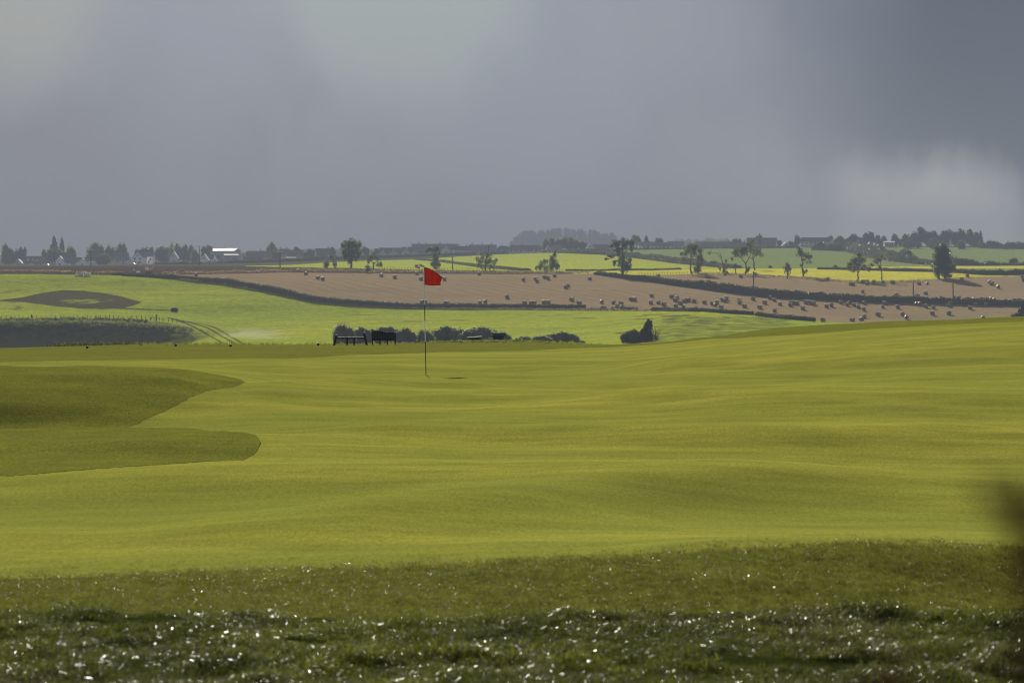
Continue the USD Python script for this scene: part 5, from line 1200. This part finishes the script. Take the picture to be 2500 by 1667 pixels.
house('pale garage block with white doors below the steep roofed house', 699, 722, 628, 630, 638, 'side', 'white_wall', 'grey_tile', wins=2, Y=2200, name='garage', depth=6)
house('grey house with a big gable and a chimney left of the tall round tree', 770, 806, 607, 624, 636, 'side', 'grey_wall', 'slate', wins=3, rot=0.35, chim=(802,), Y=2260, depth=9)
house('dark roofed house with a front gable right of the tall round tree', 925, 982, 605.5, 620, 632, 'side', 'grey_wall', 'brown_tile', wins=4, gables=((961, 24, 610, 620), (936, 22, 609, 621)), Y=2240)
house('grey house with two gables left of the long terrace', 983, 1034, 603.5, 617, 630, 'side', 'grey_wall', 'grey_tile', wins=3, gables=((992, 22, 603.8, 616), (1013, 18, 608.5, 619)), Y=2200)
house('long terrace with four chimneys above the flag', 1006, 1117, 596, 608, 624, 'side', 'stone_wall', 'grey_tile', wins=9, storeys=2, chim=(1022, 1040, 1075, 1093), Y=2300)
house('pale cream house with a steep front gable behind the narrow ivied tree', 1050, 1102, 601, 613, 626, 'side', 'cream_wall', 'grey_tile', wins=4, storeys=2, gables=((1089, 22, 599, 612), (1054, 16, 600, 613)), Y=2230)
house('house with a blue white dormer row right of the cream house', 1100, 1146, 601.5, 611.5, 622, 'side', 'white_wall', 'slate', wins=6, storeys=1, Y=2250, chim=(1120, 1138))
house('broad grey roofed house with two chimneys behind the half dead tree', 1146, 1212, 598, 610.5, 620, 'side', 'stone_wall', 'grey_tile', wins=5, chim=(1153, 1177, 1201), Y=2280)
house('low house with a tall chimney right of the half dead tree', 1212, 1246, 601, 610, 617, 'side', 'grey_wall', 'slate', wins=3, chim=(1226,), Y=2270, hip=2.5)
house('long dark bungalow with one chimney below the distant wood', 1242, 1326, 599, 609, 617, 'side', 'grey_wall', 'brown_tile', wins=7, chim=(1276,), Y=2240, hip=3.0)
house('pale grey gable left of the lime field crest', 1329, 1347, 598, 610, 615, 'gable', 'white_wall', 'slate', wins=1, Y=2230)
house('brown roofed bungalow half hidden behind shrubs at the crest of the lime field', 1346, 1372, 600, 607, 614, 'side', 'stone_wall', 'brown_tile', wins=2, Y=2250)
house('small white gable at the crest of the lime field, right of the round trees', 1431, 1450, 595, 605, 613, 'gable', 'white_wall', 'slate', wins=2, Y=2240)
house('long low roofed house left of the tall ragged ivied tree', 1449, 1486, 597, 606, 612, 'side', 'stone_wall', 'brown_tile', wins=4, Y=2250)
house('flat roofed pale block right of the tall ragged ivied tree', 1535, 1558, 590, 594, 609, 'side', 'white_wall', 'grey_tile', wins=3, storeys=2, Y=2240)
house('brown roofed house joined to the flat roofed pale block', 1557, 1597, 591, 600, 609, 'side', 'grey_wall', 'brown_tile', wins=4, Y=2250)
house('white walled cottage with a brown roof left of the twin trunked tree', 1597, 1636, 592.5, 601, 608, 'side', 'white_wall', 'brown_tile', wins=4, chim=(1632,), Y=2240)
house('house with a pale gable edge behind the twin trunked tree', 1630, 1668, 590, 600, 608, 'side', 'grey_wall', 'grey_tile', wins=4, Y=2275, rot=-0.2)
house('very long brown roofed terrace with several chimneys behind the leaning dead tree', 1699, 1820, 591, 601, 606.5, 'side', 'stone_wall', 'brown_tile', wins=11, chim=(1718, 1731, 1775, 1818), Y=2260)
house('tall steep roofed house, left of the two above the crossing trees', 1824, 1850, 581, 598, 606, 'side', 'grey_wall', 'slate', wins=2, Y=2270, depth=9)
house('tall steep roofed house with a pale right gable above the crossing trees', 1861, 1896, 581, 599, 606, 'side', 'grey_wall', 'brown_tile', wins=3, Y=2260, rot=-0.3, depth=9)
house('small house with a gable half hidden by shrubs left of the long pale block', 1908, 1928, 592, 600, 606, 'gable', 'grey_wall', 'grey_tile', wins=1, Y=2250)
house('large two storey pale block with a broad grey gable end', 1957, 2032, 580.5, 590, 604, 'side', 'grey_wall', 'slate', wins=7, storeys=2, Y=2240, rot=-0.28, depth=13)
house('low bungalow with a front gable under the dark tree group', 2086, 2130, 592, 600, 605, 'side', 'grey_wall', 'slate', wins=4, gables=((2121, 14, 592, 600),), Y=2230)
house('small flat roofed pavilion between trees at the right', 2158, 2183, 589.5, 592, 604, 'side', 'stone_wall', 'barn_sheet', wins=2, Y=2245, name='pavilion')
# parked cars among the houses
def car(label, u, v, Y, m, rot=0.0):
    p = spot(u, Y); p[2] = max(p[2], ZC + (HOR - v) / F * Y - 0.1)
    p[2] = float(ground(np.array([p[0]]), np.array([p[1]]))[0])
    t = thing('parked_car', label, 'car', p, rot)
    pr = np.array([(-2.1, 0.35), (-2.1, 0.8), (-1.1, 0.92), (-0.55, 1.42), (1.1, 1.45), (1.75, 0.95), (2.1, 0.85), (2.1, 0.35)]); n = len(pr)
    V_ = np.vstack([np.c_[pr[:, 0], np.full(n, -0.82), pr[:, 1]], np.c_[pr[:, 0], np.full(n, 0.82), pr[:, 1]]])
    f = [[i, (i + 1) % n, (i + 1) % n + n] for i in range(n)] + [[i, (i + 1) % n + n, i + n] for i in range(n)] + [[0, i + 1, i] for i in range(1, n - 1)] + [[n, n + i, n + i + 1] for i in range(1, n - 1)]
    obj('body', (V_, np.array(f)), m, t)
    s = MB(); s.box((0.2, 0, 1.17), (1.7, 1.70, 0.34)); obj('side_window', s.get(), 'window_glass', t)
    for x_ in (-1.3, 1.3):
        for y_ in (-0.8, 0.8):
            w = trimesh.creation.cylinder(0.32, 0.22, sections=12); w.apply_transform(trimesh.transformations.rotation_matrix(math.pi / 2, (1, 0, 0))); w.apply_translation((x_, y_, 0.32)); obj('wheel', w, 'tyre', t)
for i, (u, m, lab) in enumerate(((112, 'car_white', 'white car parked at the right end of the rooflit house'), (322, 'car_white', 'white car parked left of the tall white house'), (463, 'car_silver', 'silver car parked left of the tall pole by the barns'),
        (524, 'car_white', 'white car parked below the white roofed barns'), (586, 'car_silver', 'silver car parked between the barns and the brown bungalow'), (820, 'car_white', 'white car parked just left of the tall round headed tree'),
        (888, 'car_white', 'white car parked right of the tall round headed tree'), (1134, 'car_dark', 'dark car parked by the house with the dormer row'), (1288, 'car_white', 'white car parked below the long dark bungalow'), (1341, 'car_silver', 'silver car parked by the pale grey gable'))):
    car(lab, u, 640, 2140, m, rnd.uniform(-0.4, 0.4))

# village trees
VT = [(0, 24, 600, 650, 'tree_leaf_light', 'pale leafy tree cut by the left edge of the picture'), (16, 52, 607, 650, 'tree_leaf', 'broad green tree second from the left edge'), (44, 69, 606, 648, 'tree_leaf', 'rounded tree left of the rooflit house'),
      (100, 128, 606, 645, 'tree_leaf_light', 'pale tree at the left foot of the tall spruce'), (118, 160, 607, 645, 'tree_leaf', 'broad green tree below the tall spruce'), (152, 186, 603, 645, 'tree_leaf_light', 'light green tree right of the two spruces'),
      (208, 256, 597, 645, 'tree_leaf_light', 'wide dome shaped grey green tree right of the second pole'), (256, 284, 599, 645, 'tree_leaf_light', 'narrow pale poplar like tree left of the domed maple'), (281, 312, 597, 645, 'tree_leaf', 'domed tree behind the dark roofed house'),
      (328, 360, 603, 640, 'tree_leaf', 'loose crowned tree behind the tall white house'), (350, 378, 600, 640, 'autumn_leaf', 'brownish tree behind the wing of the white house'), (378, 420, 605, 646, 'tree_leaf', 'dense tree right of the tall white house'),
      (409, 443, 595, 645, 'tree_leaf_light', 'tall light green tree left of the tall pole'), (440, 478, 598, 645, 'tree_leaf', 'tall dark green tree just left of the tall pole'), (490, 522, 600, 640, 'tree_leaf', 'dark round tree behind the steep white gable'),
      (464, 486, 614, 646, 'tree_leaf_light', 'small pale tree at the foot of the tall pole'), (648, 678, 595, 640, 'tree_leaf_light', 'yellow green round tree above the brown bungalow'), (662, 686, 612, 642, 'tree_leaf', 'dark shrubby tree left of the two chimney house'),
      (714, 732, 600, 630, 'tree_leaf_light', 'small round tree above the steep roofed house'), (738, 772, 611, 638, 'tree_leaf', 'low tree left of the big gabled grey house'), (800, 818, 605, 634, 'tree_leaf', 'slim tree at the right of the big gabled grey house'),
      (880, 902, 612, 636, 'tree_leaf', 'dark shrubby tree behind the tall round headed tree'), (906, 928, 609, 632, 'tree_leaf_light', 'bushy tree left of the front gabled house'), (940, 962, 620, 634, 'tree_leaf_light', 'small bright garden tree before the front gabled house'),
      (1324, 1358, 583, 614, 'tree_leaf', 'dark round tree left of the crest of the lime field'), (1352, 1378, 585, 612, 'tree_leaf_light', 'pale tree between the two dark round trees'), (1371, 1400, 577, 612, 'tree_leaf', 'taller dark round tree on the crest of the lime field'),
      (1390, 1416, 585, 612, 'tree_leaf_light', 'pale spreading tree right of the taller dark round tree'), (1412, 1434, 592, 613, 'tree_leaf', 'dark narrow garden tree left of the small white gable'), (1243, 1262, 593, 610, 'autumn_leaf', 'orange brown tree behind the long dark bungalow'),
      (1541, 1566, 574, 606, 'tree_leaf_light', 'pale round tree behind the flat roofed block'), (1597, 1620, 582, 606, 'autumn_leaf', 'brownish round tree behind the white walled cottage'), (1788, 1812, 584, 604, 'tree_leaf', 'dark tree behind the very long terrace'),
      (1843, 1862, 574, 606, 'tree_leaf_light', 'tall pale tree between the two steep roofed houses'), (1896, 1910, 588, 606, 'tree_leaf', 'small dark tree right of the pale right gable'), (1938, 1954, 577, 606, 'tree_leaf', 'thin upright tree left of the long pale block'),
      (1922, 1945, 590, 607, 'tree_leaf', 'low dark tree beside the small hidden gable'), (2020, 2034, 576, 604, 'tree_leaf', 'dark tree above the gable end of the pale block'), (2034, 2064, 578, 605, 'tree_leaf_light', 'dense domed tree right of the pale block'),
      (2062, 2086, 581, 605, 'tree_leaf', 'rounded tree right of the dense domed tree'), (2072, 2106, 572, 604, 'tree_leaf', 'dark spreading tree above the low bungalow'), (2105, 2137, 568.5, 604, 'tree_leaf', 'tallest dark tree above the low bungalow'), (2133, 2166, 576, 604, 'tree_leaf', 'dark tree right of the tallest one above the bungalow'),
      (2176, 2198, 574, 605, 'tree_leaf', 'dark rounded tree right of the flat roofed pavilion'), (2192, 2212, 586, 606, 'tree_leaf', 'low tree left of the big skyline tree'), (2200, 2240, 571, 604, 'tree_leaf', 'left shoulder tree of the big skyline group'), (2224, 2264, 557, 604, 'tree_leaf', 'biggest domed tree on the right skyline'),
      (2254, 2296, 567, 604, 'tree_leaf', 'round tree between the biggest domed tree and the dark wood'), (2294, 2334, 563.5, 604, 'tree_leaf', 'left tree of the dark wood on the skyline'), (2324, 2360, 563, 604, 'tree_leaf', 'middle tree of the dark wood on the skyline'), (2352, 2392, 564, 604, 'tree_leaf', 'right tree of the dark wood on the skyline')]
for i, (a, b, tp, bs, lm, lab) in enumerate(VT):
    behind = tp < 600 and a < 2200
    round_tree('village_tree', lab, a, b, tp, bs, 2380 if behind else 2320, lm, seed=i, dens=1.5 if (b - a) < 26 else 1.2, size=0.7)
conifer('spruce', 'tall dark spruce rising above the left of the village', 132, 31, 578, 646, 2400, dens=2.0, size=0.8)
conifer('spruce', 'slimmer spruce right of the tall one', 151, 17, 582.5, 646, 2400, dens=2.2, size=0.7, seed=3)
conifer('cypress', 'small pointed conifer right of the pale round tree', 1578, 16, 576, 606, 2380, dens=2.5, size=0.6)
conifer('spruce', 'thin conifer at the right end of the dark wood', 2394, 14, 566, 606, 2330, dens=2.2, size=0.6)
for i, (u, v, w, h, lab) in enumerate(((2227, 605.5, 46, 21, 'large clipped round bush on the right skyline'), (2347, 604, 22, 17, 'round bush in front of the dark wood'), (2455, 607.5, 14, 12, 'small round bush at the far right skyline'), (2282, 600, 26, 20, 'pale rounded shrub left of the dark wood'),
        (254, 641, 44, 22, 'dark clipped shrub behind the second pole'), (2374, 648, 12, 15, 'solitary bush in the pale pasture near the right edge'), (2476, 648, 28, 17, 'rounded pair of bushes at the far right of the pale pasture'), (2040, 654, 8, 6, 'tiny bush on the fence above the yellow crop'), (1880, 655, 8, 6, 'small bush on the fence left of the egg shaped tree'), (426, 759, 16, 7, 'small dark bush at the end of the soil streak in the meadow'))):
    y = {2374: 1620, 2476: 1620, 2040: 1380, 1880: 1380, 426: 935, 254: 2140}.get(u, 2200)
    bush('bush', lab, u, v, y, w, h, 'tree_leaf' if u != 426 else 'hedge_leaf', n=600, size=0.45 if y > 1500 else 0.3, up=0.2, seed=20 + i)
# distant wood
gw = np.random.default_rng(8)
top_w = [(1244, 597), (1255, 583), (1275, 566), (1295, 563), (1310, 570), (1325, 563), (1350, 561), (1380, 557), (1400, 560), (1430, 562), (1450, 564), (1470, 572), (1486, 574), (1497, 568), (1504, 580), (1512, 592)]
mw = MB()
for k in range(190):
    u = gw.uniform(1248, 1508); tp = float(interp(u, top_w)) + gw.uniform(-2, 8); y = gw.uniform(5000, 5700); bs = 612; h = bs - tp; w = gw.uniform(7, 12)
    p = spot(u, y); q = y / F; Hh = ZC + (HOR - tp) / F * y - p[2]
    layers = 7
    for L in range(layers):
        f0 = L / layers; r = w * q * (1 - f0) ** 0.8 * 0.55; n = 14
        a = gw.uniform(0, 2 * math.pi, n); rr = r * gw.uniform(0.5, 1.1, n)
        c = np.stack([p[0] + rr * np.cos(a), p[1] + rr * np.sin(a), p[2] + Hh * (0.12 + 0.88 * (f0 + gw.uniform(0, 1.0 / layers, n)))], -1)
        mw.add(*quads(c, 2.6, 1.0, 0.0, gw))
t = thing('distant_wood', 'faint conifer wood fading into the haze above the lime field', 'wood', (0, 0, 0)); v_, f_ = mw.get()
UsdGeom.Xformable(t).GetOrderedXformOps()[0].Set(Gf.Vec3d(0, 0, 0))
obj('conifers', (v_, f_), 'conifer_leaf', t, kind='stuff')
t.SetCustomDataByKey('kind', 'stuff')
gw = np.random.default_rng(9)
ms = MB()
for k in range(80):
    u = gw.uniform(1640, 1800); y = gw.uniform(4300, 4800); p = spot(u, y); q = y / F; tp = gw.uniform(581, 590); Hh = ZC + (HOR - tp) / F * y - p[2]
    c = clumped(p + [0, 0, Hh * 0.5], (7 * q, 7 * q, Hh * 0.5), 60, 6, gen=gw); ms.add(*quads(c, 1.8, 1, 0, gw))
t = thing('distant_wood', 'dim band of far trees behind the very long terrace', 'wood', (0, 0, 0)); obj('trees', ms.get(), 'tree_leaf', t, kind='stuff'); t.SetCustomDataByKey('kind', 'stuff')

# odds and ends by the ploughed soil
gs = np.random.default_rng(31); p = at(203, 675, 1000, 1150); q = p[1] / F
t = thing('stone_heap', 'heap of pale broken stones below the ploughed soil on the left', 'stone heap', p)
m = MB()
for k in range(44):
    s = trimesh.creation.icosphere(1, 1.0); s.vertices *= gs.uniform(0.6, 1.3, (len(s.vertices), 1)); s.apply_scale(gs.uniform(0.2, 0.42)); s.apply_translation((gs.uniform(-18, 18) * q, gs.uniform(-0.6, 0.6), gs.uniform(0.2, 10) * q)); m.tm(s)
obj('stones', m.get(), 'pale_stone', t, kind='stuff')
p = at(222, 672, 1000, 1150)
t = thing('rail_fence', 'dark low rail fence behind the pale stone heap', 'fence', p)
for a in np.linspace(-48, 22, 9):
    s = MB(); s.box((a * q, 0.8, 0.7), (0.14, 0.14, 1.9)); obj('post', s.get(), 'post_wood', t)
s = MB(); s.box((-13 * q, 0.72, 1.5), (72 * q, 0.06, 0.14)); obj('rail', s.get(), 'post_wood', t)
p = at(360, 667, 1030, 1200); q = p[1] / F
t = thing('excavator', 'small white and orange digger behind the field wall on the left', 'excavator', p)
s = MB(); s.box((2 * q, 0, 0.9), (1.9, 1.4, 0.5)); obj('body', s.get(), 'orange_paint', t)
s = MB(); s.box((-1.5 * q, 0, 1.75), (1.1, 1.2, 1.3)); obj('cab', s.get(), 'white_wall', t)
s = MB(); s.tube([(0.8, 0, 1.2), (1.8, 0, 2.0), (2.6, 0, 2.6)], [0.16, 0.13, 0.10], 6); obj('boom', s.get(), 'white_wall', t)
s = MB(); s.tube([(2.6, 0, 2.6), (3.4, 0, 0.9)], [0.10, 0.12], 6); obj('dipper', s.get(), 'orange_paint', t)
for y_ in (-0.6, 0.6):
    s = MB(); s.box((0.2, y_, 0.32), (2.3, 0.4, 0.6)); obj('track', s.get(), 'tyre', t)
p = at(333, 668, 1030, 1200)
t = thing('covered_heap', 'low heap under blue and white sheeting beside the digger', 'heap', p)
s = trimesh.creation.icosphere(3, 1.0); s.vertices *= 1 + 0.1 * (meshkit.fbm(s.vertices * 2.2, 3)[:, None] - 0.5) * 2; s.vertices = s.vertices * [0.6, 0.6, 1.25]; s.apply_translation((-0.9, 0, 0)); obj('blue_sheet', s, 'blue_sheet', t, smooth=True)
s = trimesh.creation.icosphere(3, 1.0); s.vertices *= 1 + 0.14 * (meshkit.fbm(s.vertices * 2.0, 3)[:, None] - 0.5) * 2; s.vertices = s.vertices * [0.95, 0.7, 0.95]; s.apply_translation((0.6, 0, 0)); obj('white_sheet', s, 'white_wall', t, smooth=True)
for i, (u, v, lo, hi, w, h, lab) in enumerate(((442, 667, 1050, 1230, 26, 9, 'mound of tan weeds on the verge left of the stubble'), (700, 660, 1090, 1260, 30, 7, 'heap of tan straw beside the fourth pole'))):
    y = float(dist_of(u, v, lo, hi)); bush('straw_heap', lab, u, v, y, w, h, 'dry_grass', n=900, size=0.22, up=1.0, cat='straw heap', seed=50 + i)
# a leafy sapling close to the lens at the right
gl = np.random.default_rng(41)
ys_ = 0.92; sx = (2585 - 1250) / F * ys_
p = np.array([sx, ys_, float(ground(np.array([sx]), np.array([ys_]))[0])])
t = thing('sapling', 'out of focus dark leafy sapling at the lower right edge', 'sapling', p)
m = MB(); m.tube([(0.02, 0.02, -0.05), (0.012, 0.0, 0.8), (0.004, 0, 1.35), (0.0, 0, 1.73)], [0.014, 0.012, 0.008, 0.003], 8)
lv = []
def spray(u_, v_, y_=0.0):
    c = np.array([(u_ - 1250) / F * ys_ - sx, y_, ZC + (HOR - v_) / F * ys_ - p[2]]); b0 = np.array([0.002, 0, c[2] - 0.015]); m.tube([b0, c], [0.0018, 0.0009], 5)
    a = gl.uniform(0, 2 * math.pi); lv.append((c, np.array([math.cos(a), 0.5 * math.sin(a), math.sin(a)])))
for k in range(70): spray(gl.uniform(2530, 2760), gl.uniform(1230, 2300), gl.normal() * 0.02)      # the mass beyond the edge of the view
for k in range(9): spray(gl.normal(2500, 22), gl.normal(1270, 38), gl.normal() * 0.015)
for k in range(14): spray(gl.normal(2530, 14), gl.uniform(1350, 1760), gl.normal() * 0.015)
for k in range(3): spray(gl.normal(2170, 40), gl.normal(1735, 12), gl.normal() * 0.01)
obj('stem', m.get(), 'twig', t, smooth=True)
lm = MB()
for c, d in lv:
    d = d / np.linalg.norm(d); sd = np.cross(d, [0.2, 1.0, 0.3]); sd /= np.linalg.norm(sd); nr = np.cross(sd, d); L = gl.uniform(0.009, 0.016); w = L * 0.34
    V_ = [c, c + d * L * 0.35 + sd * w - nr * 0.003, c + d * L * 0.75 + sd * w * 0.7 - nr * 0.004, c + d * L - nr * 0.008, c + d * L * 0.75 - sd * w * 0.7 - nr * 0.004, c + d * L * 0.35 - sd * w - nr * 0.003, c + d * L * 0.55]
    lm.add(V_, [[0, 1, 6], [1, 2, 6], [2, 3, 6], [3, 4, 6], [4, 5, 6], [5, 0, 6]])
obj('leaves', lm.get(), 'shrub_leaf', t)
